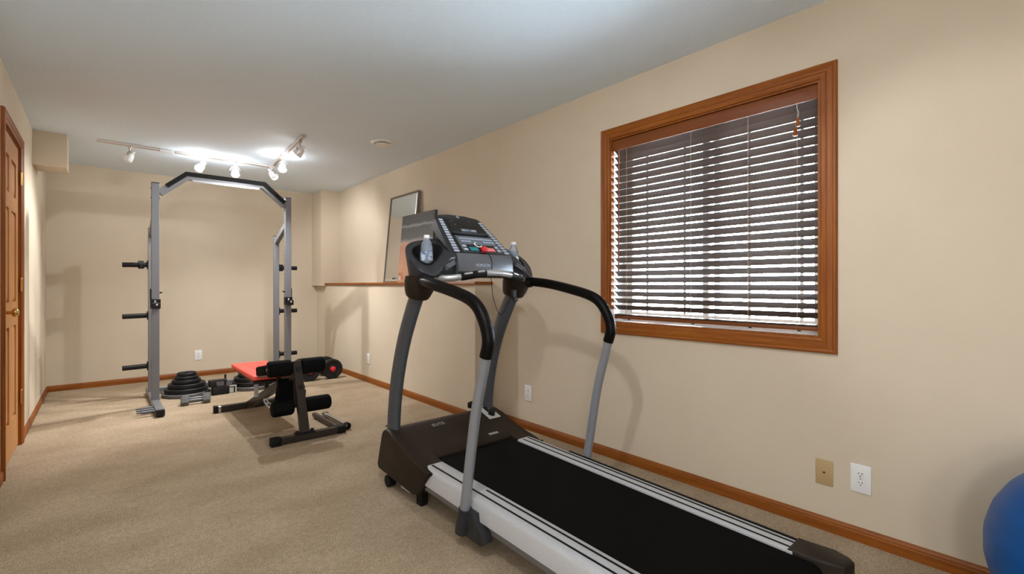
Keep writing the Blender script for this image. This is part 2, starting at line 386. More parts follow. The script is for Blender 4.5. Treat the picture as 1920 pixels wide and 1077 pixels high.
# vinyl frame, two sashes
fy0, fy1, fz0, fz1 = WY0+jt, WY1-jt, WZ0+jt, WZ1-jt
bm = B()
for b_ in ((WY0,fy0+0.018,WZ0,WZ1), (fy1-0.018,WY1,WZ0,WZ1), (fy0+0.018,fy1-0.018,WZ0,fz0+0.025), (fy0+0.018,fy1-0.018,fz1-0.025,WZ1)):
    box(bm, XR+0.125, XR+0.185, *b_)
obj('window_frame', bm, M['vinyl'], win, smooth=None)
ym = 1.285
for x0, ya, yb, munt in ((XR+0.130, fy0+0.018, ym+0.045, (1.070,0.815)), (XR+0.156, ym-0.045, fy1-0.018, (1.72,1.46))):
    bm = B(); za, zb = fz0+0.025, fz1-0.025; s = 0.034
    for b_ in ((ya,ya+s,za,zb), (yb-s,yb,za,zb), (ya+s,yb-s,za,za+s), (ya+s,yb-s,zb-s,zb)): box(bm, x0, x0+0.024, *b_)
    sash = obj('sash', bm, M['vinyl'], win, smooth=None)
    bm = B(); box(bm, x0+0.010, x0+0.014, ya+s, yb-s, za+s, zb-s); obj('pane', bm, M['glass'], sash, smooth=None)
    for my in munt:
        bm = B(); box(bm, x0+0.004, x0+0.0095, my-0.008, my+0.008, za+s, zb-s); obj('muntin', bm, M['vinyl'], sash, smooth=None)
for yy in (1.58, 1.12):
    bm = B(); box(bm, XR+0.108, XR+0.129, yy-0.05, yy+0.05, fz0+0.026, fz0+0.045, 0.003); obj('sash_latch', bm, M['white'], win)
# ---- blinds hanging in the window
bl = thing('window_blind', 'brown wooden slatted blind hanging in the oak window, slats tilted open', 'blind', (XR+0.045, (WY0+WY1)/2, WZ0+0.02))
bm = B(); box(bm, XR+0.004, XR+0.016, fy0+0.002, fy1-0.002, fz1-0.070, fz1-0.002, 0.004, 2); obj('valance', bm, M['valance'], bl)
bm = B(); box(bm, XR+0.020, XR+0.068, fy0+0.005, fy1-0.005, fz1-0.045, fz1-0.004); obj('head_rail', bm, M['slat'], bl, smooth=None)
xc = XR+0.045; th = R(35.2); sl = None
for i in range(24):
    z = 1.998-0.044*i
    if sl is None:
        bm = B()
        pr = []
        for k in range(7):
            u = -0.025+0.05*k/6; pr.append((u, 0.0022*(1-(u/0.025)**2)))
        top = [(u*math.cos(th)-v*-math.sin(th)*0 + v*math.sin(th), -u*math.sin(th)+v*math.cos(th)) for u, v in pr]
        bot = [(u*math.cos(th)+(v-0.0028)*math.sin(th), -u*math.sin(th)+(v-0.0028)*math.cos(th)) for u, v in reversed(pr)]
        prism(bm, [(a, -(fy1-fy0)/2+0.006, b) for a, b in top+bot], (0, fy1-fy0-0.012, 0))
        sl = obj('slat', bm, M['slat'], bl, smooth=30, local=True); s = sl
    else:
        s = sl.copy(); COL.objects.link(s); s.parent = bl
    s.location = (xc-bl.location.x, 0, z-bl.location.z)
for k in range(2):
    bm = B(); box(bm, XR+0.020, XR+0.070, fy0+0.006, fy1-0.006, 0.934+0.0045*k, 0.937+0.0045*k); obj('slat', bm, M['slat'], bl, smooth=None)
bm = B(); box(bm, XR+0.019, XR+0.071, fy0+0.006, fy1-0.006, 0.912, 0.932, 0.005, 2); obj('bottom_rail', bm, M['valance'], bl)
for yy in (1.78, 1.345, 1.03, 0.80):
    for dx in (-0.0265, 0.0265):
        bm = B(); cyl(bm, (xc+dx,yy,0.932), (xc+dx,yy,2.04), 0.0011, 6); obj('ladder_cord', bm, M['cord'], bl)
    bm = B(); cyl(bm, (xc,yy,0.905), (xc,yy,0.912), 0.008, 10); obj('cord_plug', bm, M['black'], bl)
bm = B(); cyl(bm, (XR+0.010,1.835,1.21), (XR+0.010,1.835,2.008), 0.0045, 8); wd = obj('tilt_wand', bm, M['valance'], bl)
bm = B(); sweep(bm, catmull([(XR+0.012,0.80,2.02),(XR+0.008,0.798,1.985),(XR+0.006,0.79,1.96),(XR+0.007,0.795,1.93)], 5), 0.0012, None, 6); obj('lift_cord', bm, M['cap'], bl)
for yy, zz in ((0.793,1.915), (0.805,1.872)):
    bm = B(); lathe(bm, [(0,0.024),(0.005,0.022),(0.007,0.012),(0.010,-0.008),(0.011,-0.018),(0.006,-0.022),(0,-0.022)], (XR+0.006,yy,zz), (0,0,1), 14); obj('tassel', bm, M['oak_z'], bl)
# ---- door in the left wall
dr = thing('door_1', None, None, (XL, (DY0+DY1)/2, 0)); dr['kind'] = 'structure'; dr['label'] = 'six-panel oak door in an oak casing'
casing('casing', (XL,DY0-0.008,DZ+0.008), (XL,DY1+0.008,DZ+0.008), (0,0,1), (1,0,0), M['oak_y'], dr)
casing('casing', (XL,DY0-0.008,0), (XL,DY0-0.008,DZ+0.008), (0,-1,0), (1,0,0), M['oak_z'], dr, 0, 1)
casing('casing', (XL,DY1+0.008,0), (XL,DY1+0.008,DZ+0.008), (0,1,0), (1,0,0), M['oak_z'], dr, 0, 1)
bm = B()
for b_ in ((DY0-0.012,DY0-0.002,0,DZ+0.012), (DY1+0.002,DY1+0.012,0,DZ+0.012), (DY0-0.002,DY1+0.002,DZ+0.002,DZ+0.012)): box(bm, XL-T+0.01, XL, *b_)
obj('jamb', bm, M['oak_z'], dr, smooth=None)
xd = XL-0.006; st = 0.105; pw = (DY1-DY0-3*st)/2
rows = [(0.24,0.86), (1.02,1.62), (1.72,1.955)]
bm = B()
ys = [DY0, DY0+st, DY0+st+pw, DY0+2*st+pw, DY1-st, DY1]
for a, b in ((0,1), (2,3), (4,5)): box(bm, xd-0.035, xd, ys[a], ys[b], 0.012, DZ)
zr = [0.012, 0.24, 0.86, 1.02, 1.62, 1.72, 1.955, DZ]
for a, b in ((0,1), (2,3), (4,5), (6,7)):
    for c, d in ((1,2), (3,4)): box(bm, xd-0.035, xd, ys[c], ys[d], zr[a], zr[b])
obj('door_slab', bm, M['door'], dr, smooth=None)
for za, zb in rows:
    for c, d in ((1,2), (3,4)):
        bm = B(); y0, y1 = ys[c], ys[d]; e = 0.03; x0, x1 = xd-0.013, xd-0.004
        v = [bm.verts.new(q) for q in ((x0,y0,za),(x0,y1,za),(x0,y1,zb),(x0,y0,zb),(x1,y0+e,za+e),(x1,y1-e,za+e),(x1,y1-e,zb-e),(x1,y0+e,zb-e),(xd-0.03,y0,za),(xd-0.03,y1,za),(xd-0.03,y1,zb),(xd-0.03,y0,zb))]
        for f in ((4,5,6,7),(0,1,5,4),(1,2,6,5),(2,3,7,6),(3,0,4,7),(8,9,1,0),(9,10,2,1),(10,11,3,2),(11,8,0,3),(11,10,9,8)): bm.faces.new([v[i] for i in f])
        obj('door_panel', bm, M['door'], dr, smooth=None)
ky, kz = DY0+0.065, 0.965
bm = B(); lathe(bm, [(0,0),(0.032,0),(0.032,0.004),(0.024,0.010),(0.011,0.014),(0.010,0.030),(0.015,0.036),(0.025,0.042),(0.028,0.052),(0.025,0.062),(0.014,0.068),(0,0.069)], (xd,ky,kz), (1,0,0), 24); obj('door_knob', bm, M['brass'], dr, smooth=50)
for hz in (0.34, 1.13, 1.88):
    bm = B(); cyl(bm, (XL+0.010,DY1+0.004,hz-0.045), (XL+0.010,DY1+0.004,hz+0.045), 0.007, 12)
    lathe(bm, [(0,0.056),(0.005,0.052),(0.007,0.045)], (XL+0.010,DY1+0.004,hz), (0,0,1), 12); obj('hinge', bm, M['brass'], dr)
# ---- outdoor ground seen through the blind
bm = B(); box(bm, XR+T+0.02, XR+14, -10, 14, -0.35, -0.25); struct('ground', bm, M['outside'])

# ================================================================== OUTLETS AND WALL PLATES
def outlet(label, c, nrm, along):
    c, nrm, a = Vector(c), Vector(nrm), Vector(along); up = Vector((0,0,1))
    t = thing('wall_outlet', label, 'outlet', c, 'white duplex wall outlets')
    w, h = 0.038, 0.062
    bm = B(); obox(bm, c+nrm*0.0035, a*w, up*h, nrm*0.0035, 0.003, 2); obj('cover_plate', bm, M['white'], t)
    for s in (-1, 1):
        k = c+up*0.0195*s
        bm = B(); pts = []
        for q in range(16):
            an = q/16*2*math.pi; pts.append(k+nrm*0.006+a*max(-0.0135,min(0.0135,0.0172*math.cos(an)))+up*0.0145*math.sin(an))
        prism(bm, pts, nrm*0.003); r = obj('receptacle', bm, M['white'], t)
        bm = B()
        for dx, hh in ((-0.006,0.0045), (0.006,0.0035)): obox(bm, k+nrm*0.0092+a*dx+up*0.004, a*0.0012, up*hh, nrm*0.0005)
        cyl(bm, k+nrm*0.0087-up*0.007, k+nrm*0.0097-up*0.007, 0.0025, 10); obj('slots', bm, M['dark'], r)
    bm = B(); cyl(bm, c+nrm*0.006, c+nrm*0.0082, 0.003, 10); obj('screw', bm, M['nickel'], t)
    return t
outlet('white wall outlet on the wall behind the squat rack', (0.907,YB,0.262), (0,-1,0), (1,0,0))
outlet('white wall outlet on the half-height wall under the ledge', (XP,5.206,0.274), (-1,0,0), (0,1,0))
outlet('white wall outlet on the wall beside the treadmill uprights', (XR,2.678,0.285), (-1,0,0), (0,1,0))
outlet('white wall outlet beside the tan phone plate', (XR,0.543,0.278), (-1,0,0), (0,1,0))
pc = Vector((XR,0.681,0.266)); t = thing('phone_plate', 'tan plastic phone jack plate beside a white outlet', 'wall plate', pc)
bm = B(); obox(bm, pc+Vector((-0.003,0,0)), (0,0.035,0), (0,0,0.058), (0.003,0,0), 0.003, 2); obj('cover_plate', bm, M['tan'], t)
bm = B(); lathe(bm, [(0.013,0.005),(0.013,0.0075),(0.010,0.0085),(0.0085,0.0065),(0,0.0065)], pc, (-1,0,0), 20); obj('jack_ring', bm, M['tan'], t)
bm = B(); prism(bm, [pc+Vector((-0.0068,-0.005,-0.004)), pc+Vector((-0.0068,0.005,-0.004)), pc+Vector((-0.0068,0.003,0.004)), pc+Vector((-0.0068,-0.003,0.004))], (-0.0012,0,0)); obj('jack_hole', bm, M['dark'], t, smooth=None)
for dz in (-0.042, 0.042):
    bm = B(); cyl(bm, pc+Vector((-0.0055,0,dz)), pc+Vector((-0.0075,0,dz)), 0.003, 10); obj('screw', bm, M['tan'], t)
# ---- round ceiling vent
vc = (1.94, 4.015, HC); t = thing('ceiling_vent', 'round white ceiling vent with an inner disc', 'vent', vc)
bm = B(); lathe(bm, [(0,0),(0.105,0),(0.108,-0.005),(0.100,-0.014),(0.082,-0.018),(0.074,-0.012),(0.070,-0.004),(0,-0.004)], vc, (0,0,1), 40); obj('ring', bm, M['white'], t)
bm = B(); lathe(bm, [(0,-0.016),(0.050,-0.016),(0.056,-0.020),(0.052,-0.026),(0,-0.028)], vc, (0,0,1), 36); obj('disc', bm, M['white'], t)
bm = B(); cyl(bm, (vc[0],vc[1],HC-0.004), (vc[0],vc[1],HC-0.017), 0.012, 12); obj('stem', bm, M['white'], t)

# ================================================================== TRACK LIGHTS
def lamp_light(name, kind, loc, energy, direction=None, angle=100, blend=0.6, size=0.03, color=(0.975,0.985,1.0)):
    l = bpy.data.lights.new(name, kind); l.energy = energy; l.color = color; l.shadow_soft_size = size
    if kind == 'SPOT': l.spot_size = R(angle); l.spot_blend = blend
    o = bpy.data.objects.new(name, l); COL.objects.link(o); o.location = loc
    if direction is not None: o.rotation_euler = Vector(direction).to_track_quat('-Z', 'Y').to_euler()
    return o
def head(parent, p, d, lit=True, energy=0, angle=110, glow=True):
    """gimbal lamp head hanging from track point p, pointing along d; parts go under the track"""
    p, d = Vector(p), Vector(d).normalized()
    c = p+Vector((0,0,-0.092)); K = 1.4
    bm = B(); box(bm, p.x-0.014, p.x+0.014, p.y-0.014, p.y+0.014, p.z-0.018, p.z, 0.003); cyl(bm, p+Vector((0,0,-0.018)), p+Vector((0,0,-0.050)), 0.007, 12)
    hd = obj('lamp_head', bm, M['nickel'], parent)
    side = d.cross(Vector((0,0,1)));
    if side.length < 0.1: side = Vector((1,0,0))
    side.normalize(); arc = []
    for k in range(13):
        a = math.pi*k/12; arc.append(c+side*0.045*math.cos(a)+Vector((0,0,1))*0.045*math.sin(a))
    bm = B(); sweep(bm, arc, 0.010, 0.002, 8, up=d); obj('yoke', bm, M['nickel'], hd)
    bm = B(); lathe(bm, [(K*r_,K*h_) for r_, h_ in [(0,-0.040),(0.010,-0.040),(0.012,-0.020),(0.020,-0.012),(0.026,0.006),(0.030,0.030),(0.027,0.030),(0.022,0.008),(0.012,-0.006),(0,-0.006)]], c, d, 24); obj('lamp_cup', bm, M['lampglass'], hd)
    bm = B(); lathe(bm, [(K*r_,K*h_) for r_, h_ in [(0.026,0.024),(0.0265,0.030),(0.022,0.040),(0.012,0.046),(0,0.047)]], c, d, 24); obj('bulb', bm, M['bulb'] if lit else M['dimbulb'], hd)
    if lit and energy:
        lamp_light('track_spot', 'SPOT', c+d*0.075, energy, d, angle, 0.7, 0.022)
        if glow: lamp_light('track_glow', 'POINT', c+Vector((0,0,0.062)), P_TRACK_GLOW, size=0.012)
tr = thing('track_light', 'L-shaped nickel ceiling track with six swivel spot heads above the squat rack', 'track light', (1.40,5.62,HC))
bm = B(); box(bm, -0.03, 1.425, 5.603, 5.637, HC-0.020, HC, 0.003); obj('track', bm, M['nickel'], tr)
bm = B(); beam(bm, (1.408,5.603,HC-0.010), (1.325,4.26,HC-0.010), 0.034, 0.020); obj('track', bm, M['nickel'], tr)
bm = B(); box(bm, 0.42, 0.53, 5.596, 5.644, HC-0.030, HC-0.001, 0.004); obj('feed_connector', bm, M['white'], tr)
bm = B(); box(bm, 1.385, 1.432, 5.597, 5.643, HC-0.024, HC-0.001, 0.004); obj('corner_connector', bm, M['white'], tr)
zt = HC-0.020
head(tr, (0.20,5.62,zt), (-0.5,0.2,-0.8), False)
head(tr, (0.76,5.62,zt), (-1.0,-0.33,-1.25), True, P_TRACK_SPOT*1.2, 95)
head(tr, (1.058,5.62,zt), (0.05,-0.05,-1.0), True, P_TRACK_SPOT, 130)
head(tr, (1.385,5.50,zt), (0.75,0.35,-0.75), True, P_TRACK_SPOT*0.5, glow=False)
head(tr, (1.372,5.07,zt), (-0.12,-0.30,-1.0), True, P_TRACK_SPOT*1.2, 140)
head(tr, (1.335,4.40,zt), (-0.62,0.85,-0.90), True, P_TRACK_SPOT*0.6, 100, glow=False)
# second track above the near part of the room
tr2 = thing('track_light', 'straight nickel ceiling track with two swivel spot heads and an added fill head near the window', 'track light', (0.5,0.96,HC))
bm = B(); box(bm, 0.10, 0.90, 0.943, 0.977, HC-0.020, HC, 0.003); obj('track', bm, M['nickel'], tr2)
head(tr2, (0.48,0.96,zt), (0.55,0.30,-0.75), True, P_NEAR_SPOT, 140)
head(tr2, (0.80,0.96,zt), (1.72,-0.80,-1.0), True, P_NEAR_SPOT*0.9, 48, glow=False)
head(tr2, (0.20,0.96,zt), (0.10,1.0,-0.50), True, P_NEAR_SPOT*1.1, 85, glow=False)  # extra head added to brighten the far end of the room
# globe lamps added behind the camera as fill light for the room
for lx, ly, lab in ((-1.5,-1.6,'added fill lamp with a nickel stand and glowing globe by the front wall'), (-0.72,-0.6,'added fill lamp with a nickel stand and glowing globe in the middle of the floor')):
    t = thing('fill_lamp', lab, 'fill lamp', (lx,ly,0)); zg, rg = 1.22, 0.18
    bm = B(); lathe(bm, [(0,0),(0.15,0),(0.15,0.012),(0.13,0.020),(0.02,0.028),(0,0.028)], (lx,ly,0), (0,0,1), 36); obj('base', bm, M['nickel'], t)
    bm = B(); cyl(bm, (lx,ly,0.022), (lx,ly,zg-rg+0.004), 0.010, 14); obj('pole', bm, M['nickel'], t)
    bm = B(); cyl(bm, (lx,ly,zg-rg-0.03), (lx,ly,zg-rg+0.012), 0.040, 24); obj('globe_holder', bm, M['nickel'], t)
    bm = B(); lathe(bm, [(rg*math.sin(math.pi*k/20) if 0 < k < 20 else 0, -rg*math.cos(math.pi*k/20)) for k in range(21)], (lx,ly,zg), (0,0,1), 32); obj('globe', bm, M['fill_globe'], t)

# ================================================================== MIRROR AND CANVAS ON THE LEDGE
zl = ZP+0.024
def leaning(y0, y1, xb, xt, h):
    """frame of a leaning sheet: origin bottom centre of the front face, x along wall, y up the sheet, z out to the room"""
    up = Vector((xt-xb, 0, math.sqrt(h*h-(xt-xb)**2))).normalized(); ax = Vector((0,-1,0)); nz = ax.cross(up)
    return frame((xb, (y0+y1)/2, zl), ax, up, nz)
F = leaning(4.30, 4.92, 2.385, 2.478, 0.965); hw, h = 0.31, 0.965
mr = thing('wall_mirror', 'tall rectangular mirror in a thin bronze frame leaning on the ledge', 'mirror', F.translation)
fw = 0.012
for b_ in ((-hw,-hw+fw,0,h), (hw-fw,hw,0,h), (-hw+fw,hw-fw,0,fw), (-hw+fw,hw-fw,h-fw,h)):
    bm = B(); box(bm, *b_, -0.022, 0.004, 0.001, 1, None); bmesh.ops.transform(bm, matrix=F, verts=bm.verts); obj('frame_strip', bm, M['frame'], mr, smooth=None)
bm = B(); bx = 0.022
o_ = [(-hw+fw,fw,-0.006),(hw-fw,fw,-0.006),(hw-fw,h-fw,-0.006),(-hw+fw,h-fw,-0.006)]; i_ = [(-hw+fw+bx,fw+bx,-0.001),(hw-fw-bx,fw+bx,-0.001),(hw-fw-bx,h-fw-bx,-0.001),(-hw+fw+bx,h-fw-bx,-0.001)]; k_ = [(a,b,-0.016) for a, b, c in o_]
V = [bm.verts.new(q) for q in o_+i_+k_]
for f in ((4,5,6,7),(0,1,5,4),(1,2,6,5),(2,3,7,6),(3,0,4,7),(11,10,9,8),(8,9,1,0),(9,10,2,1),(10,11,3,2),(11,8,0,3)): bm.faces.new([V[i] for i in f])
bmesh.ops.transform(bm, matrix=F, verts=bm.verts); obj('mirror_glass', bm, M['mirror'], mr, smooth=None)
F = leaning(3.86, 4.50, 2.338, 2.402, 0.70); hw, h = 0.32, 0.70
cv = thing('canvas_print', 'charcoal and terracotta abstract canvas leaning in front of the mirror', 'picture', F.translation)
bm = B(); box(bm, -hw, hw, 0, h, -0.030, 0, 0.002); bmesh.ops.transform(bm, matrix=F, verts=bm.verts); obj('stretched_canvas', bm, M['canvasedge'], cv, smooth=None)
bm = B(); box(bm, -hw+0.001, hw-0.001, 0.001, h-0.001, 0, 0.0012); bmesh.ops.transform(bm, matrix=F, verts=bm.verts); obj('print', bm, M['art'], cv, smooth=None)
for (u, v, w2, h2, mm) in ((-0.285,0.045,0.008,0.022,'label'), (-0.262,0.040,0.007,0.020,'label'), (-0.268,0.085,0.010,0.012,'canvasedge'), (-0.295,0.09,0.006,0.010,'canvasedge'), (-0.228,0.075,0.006,0.035,'redplastic'), (-0.222,0.045,0.012,0.018,'redplastic')):
    bm = B(); cpts = [F @ Vector((u+w2*math.cos(a/10*2*math.pi), v+h2*math.sin(a/10*2*math.pi), 0.0012)) for a in range(10)]
    prism(bm, cpts, F.to_3x3() @ Vector((0,0,0.0008))); obj('paint_mark', bm, M[mm], cv, smooth=None)

# ================================================================== SQUAT RACK
rk = thing('squat_rack', 'grey steel half rack with arched pull-up bar and black plate horns', 'squat rack', (0.95,5.6,0))
RXL, RXR, RYF, RYR = 0.38, 1.54, 5.50, 5.95
for sx, xx in ((-1,RXL), (1,RXR)):
    bm = B(); box(bm, xx-0.030, xx+0.030, 5.0, 6.16, 0.012, 0.062, 0.003); ft = obj('foot_beam', bm, M['rack'], rk)
    bm = B(); box(bm, xx-0.0315, xx+0.0315, 4.985, 5.012, 0.010, 0.064, 0.003); obj('end_cap', bm, M['black'], ft)
    bm = B(); box(bm, xx-0.0315, xx+0.0315, 6.150, 6.175, 0.010, 0.064, 0.003); obj('end_cap', bm, M['black'], ft)
    bm = B()
    for yy in (5.04, 6.10): box(bm, xx-0.02, xx+0.02, yy-0.02, yy+0.02, 0, 0.012)
    obj('rubber_foot', bm, M['rubber'], ft, smooth=None)
    bm = B(); box(bm, xx-0.030, xx+0.030, RYF-0.030, RYF+0.030, 0.062, 2.083, 0.003); fp = obj('front_upright', bm, M['rack'], rk)
    bm = B(); box(bm, xx-0.031, xx+0.031, RYF-0.031, RYF+0.031, 2.080, 2.088, 0.002); obj('end_cap', bm, M['black'], fp)
    bm = B()
    for zz in [0.25+0.05*k for k in range(30)]: cyl(bm, (xx-sx*0.0295,RYF,zz), (xx-sx*0.0308,RYF,zz), 0.0075, 8)
    h_ = obj('pin_holes', bm, M['dark'], fp)
    bm = B(); box(bm, xx-0.036, xx+0.036, RYF-0.038, RYF+0.036, 0.062, 0.069); obj('weld_plate', bm, M['rack'], fp)
    bm = B(); box(bm, xx-0.027, xx+0.027, RYR-0.027, RYR+0.027, 0.062, 1.700, 0.003); rp = obj('rear_upright', bm, M['rack'], rk)
    bm = B(); box(bm, xx-0.028, xx+0.028, RYR-0.028, RYR+0.028, 1.697, 1.704, 0.002); obj('end_cap', bm, M['black'], rp)
    bm = B(); beam(bm, (xx,RYR-0.02,1.635), (xx,RYF+0.028,1.800), 0.045, 0.06); obj('top_brace', bm, M['rack'], rk)
    for zz, clip in ((1.333,True), (0.826,False), (0.32,False)):
        x0 = xx+sx*0.027
        bm = B(); box(bm, min(x0,x0+sx*0.008), max(x0,x0+sx*0.008), RYR-0.032, RYR+0.032, zz-0.042, zz+0.042, 0.002)
        cyl(bm, (x0+sx*0.006,RYR,zz), (x0+sx*0.20,RYR,zz-0.004 if sx < 0 else zz), 0.024, 20); hn = obj('plate_horn', bm, M['black'], rk)
        if clip:
            xx0 = x0+sx*(0.055 if sx < 0 else 0.02)
            bm = B(); cyl(bm, (xx0-sx*0.022,RYR,zz), (xx0+sx*0.022,RYR,zz), 0.039, 24); box(bm, xx0-0.012, xx0+0.012, RYR-0.05, RYR-0.03, zz-0.035, zz-0.005, 0.003); obj('spring_collar', bm, M['rubber'], hn)
    # bar catch
    zc = 0.955
    bm = B(); box(bm, xx-0.038, xx+0.038, RYF-0.046, RYF+0.010, zc-0.042, zc+0.046, 0.003); box(bm, xx-0.032, xx+0.032, RYF-0.105, RYF-0.044, zc-0.042, zc-0.026, 0.003); box(bm, xx-0.032, xx+0.032, RYF-0.108, RYF-0.098, zc-0.040, zc+0.012, 0.003)
    jc = obj('bar_catch', bm, M['black'], rk)
    bm = B(); box(bm, xx-sx*0.0-0.004+sx*0.036, xx+sx*0.036+0.004, RYF-0.02, RYF+0.014, zc+0.03, zc+0.14, 0.002); obj('catch_plate', bm, M['black'], jc)
    bm = B(); box(bm, xx-0.002, xx+0.012, RYF-0.1095, RYF-0.1078, zc-0.012, zc+0.004); box(bm, xx-0.010, xx+0.002, RYF-0.0475, RYF-0.0458, zc+0.012, zc+0.034); obj('sticker', bm, M['label'], jc, smooth=None)
    bm = B(); cyl(bm, (xx-sx*0.028,RYF,1.06), (xx-sx*0.052,RYF,1.06), 0.008, 12); obj('pull_pin', bm, M['black'], rk)
    for zz in (1.945, 2.035):
        bm = B(); cyl(bm, (xx-0.036,RYF,zz), (xx+0.036,RYF,zz), 0.009, 6); obj('bolt', bm, M['chrome'], fp)
for k in range(3):
    yy = 5.10+0.085*k
    bm = B(); cyl(bm, (RXL-0.028,yy,0.037), (RXL-0.125,yy,0.037), 0.013, 16); cyl(bm, (RXL-0.125,yy,0.037), (RXL-0.155,yy,0.037), 0.007, 12); obj('band_peg', bm, M['knurl'], rk)
bm = B(); box(bm, RXL+0.030, RXR-0.030, 6.075, 6.125, 0.016, 0.066, 0.003); obj('rear_crossbeam', bm, M['rack'], rk)
# arched pull-up bar
xm = (RXL+RXR)/2; bars = [((RXL+0.03,RYF,1.995),(xm-0.335,RYF,2.185)), ((xm-0.335,RYF,2.185),(xm+0.335,RYF,2.185)), ((xm+0.335,RYF,2.185),(RXR-0.03,RYF,1.995))]
def ribbon(bm, pts, w0, w1, y0, y1):
    """bent rectangular tube in the plane of the rack: offsets w0..w1 perpendicular to the path, y0..y1 in depth"""
    P = [Vector(p) for p in pts]; nr = []
    for i in range(len(P)):
        ns = []
        for a, b in ((i-1,i), (i,i+1)):
            if 0 <= a and b < len(P):
                d = (P[b]-P[a]).normalized(); ns.append(Vector((-d.z,0,d.x)))
        m_ = sum(ns, Vector()); m_.normalize(); nr.append(m_/max(m_.dot(ns[0]),0.3))
    rings = [[bm.verts.new(Vector((p.x,0,p.z))+q*w+Vector((0,y,0))) for w, y in ((w0,y0),(w1,y0),(w1,y1),(w0,y1))] for p, q in zip(P, nr)]
    for a, b in zip(rings, rings[1:]):
        for k in range(4): bm.faces.new((a[k],a[(k+1)%4],b[(k+1)%4],b[k]))
    bm.faces.new(rings[0]); bm.faces.new(list(reversed(rings[-1]))); return bm
arch = [bars[0][0], bars[1][0], bars[1][1], bars[2][1]]
bm = B(); ribbon(bm, arch, -0.032, 0.032, RYF-0.028, RYF+0.028); ab = obj('pull_up_bar', bm, M['rack'], rk, smooth=None)
def lerp(a, b, t): return tuple(Vector(a).lerp(Vector(b), t))
pad = [lerp(arch[0],arch[1],0.30), arch[1], arch[2], lerp(arch[3],arch[2],0.10)]
bm = B(); ribbon(bm, pad, -0.002, 0.036, RYF-0.046, RYF-0.027); obj('grip_pad', bm, M['rubber'], ab, smooth=None)
bm = B(); ribbon(bm, [lerp(arch[1],arch[2],0.06),lerp(arch[1],arch[2],0.94)], -0.052, -0.030, RYF-0.030, RYF-0.004); obj('glare_strip', bm, M['silverpaint'], ab, smooth=None)  # silver strip standing in for lamp glare on the bar's underside

# ================================================================== WEIGHT PLATES
def plate(label, c, r, th, m, hexa=False, group=None):
    t = thing('weight_plate', label, 'weight plate', c, group)
    bm = B()
    e = min(0.006, th*0.2)
    lathe(bm, [(0.025,0),(r-e,0),(r,e),(r,th-e),(r-e,th),(r*0.86,th),(r*0.80,th-0.008),(r*0.42,th-0.008),(r*0.34,th),(0.038,th),(0.025,th-0.003),(0.025,0)], c, (0,0,1), 12 if hexa else 40)
    obj('disc', bm, m, t, smooth=30)
    bm = B(); lathe(bm, [(0.0255,0.001),(0.0256,th-0.0005),(0.0300,th-0.0003),(0.0302,th-0.002),(0.0262,0.001)], c, (0,0,1), 20); obj('hub_sleeve', bm, M['greyiron'], t)
    return t
z = 0.0
lab1 = ['grey edged weight plate at the base of the six-plate stack beside the rack foot', 'second plate up of the six-plate stack, wide and black', 'third plate up of the six-plate stack, black', 'fourth plate up of the six-plate stack, black', 'fifth plate up of the six-plate stack, small and black', 'smallest black plate on top of the six-plate stack']
for k, (d, th_) in enumerate(((0.43,0.036), (0.375,0.045), (0.325,0.043), (0.25,0.038), (0.205,0.034), (0.17,0.032))):
    jx = random.uniform(-0.004,0.004)
    plate(lab1[k], (0.665+jx,5.86,z), d/2, th_, M['greyiron'] if k == 0 else M['iron'], k == 0, 'plates of the six-plate stack'); z += th_+0.0006
z = 0.0
lab2 = ['grey weight plate at the base of the stack behind the bench', 'second plate of the stack behind the bench, black', 'third plate of the stack behind the bench, black', 'top plate of the stack behind the bench, small and black']
for k, (d, th_) in enumerate(((0.45,0.040), (0.41,0.045), (0.375,0.042), (0.30,0.036))):
    plate(lab2[k], (1.268,5.80,z), d/2, th_, M['greyiron'] if k == 0 else M['iron'], False, 'plates of the stack behind the bench'); z += th_+0.0006

# ================================================================== DUMBBELLS
def hex_dumbbell(label, c, rot, m):
    t = thing('hex_dumbbell', label, 'dumbbell', c, 'grey hex dumbbells on the carpet'); t.rotation_euler = (0,0,rot)
    r = 0.042; zc = r*math.cos(R(30))
    for s in (-1, 1):
        bm = B(); pts = [(s*0.055, r*math.cos(R(60*k)), zc+r*math.sin(R(60*k))) for k in range(6)]
        prism(bm, pts, (s*0.062,0,0), 0.005, 2); obj('weight_head', bm, m, t, local=True)
    bm = B(); pth = [(-0.058+0.116*k/8,0,zc) for k in range(9)]; sweep(bm, pth, [0.0135+0.003*math.sin(math.pi*k/8) for k in range(9)], None, 16, (0,0,1)); obj('handle', bm, M['knurl'], t, local=True)
hex_dumbbell('front grey hex dumbbell of the pair lying before the plate stack', (0.675,5.335,0), R(-3), M['hexgrey'])
hex_dumbbell('rear grey hex dumbbell of the pair touching the plate stack', (0.69,5.435,0), R(2), M['hexgrey'])
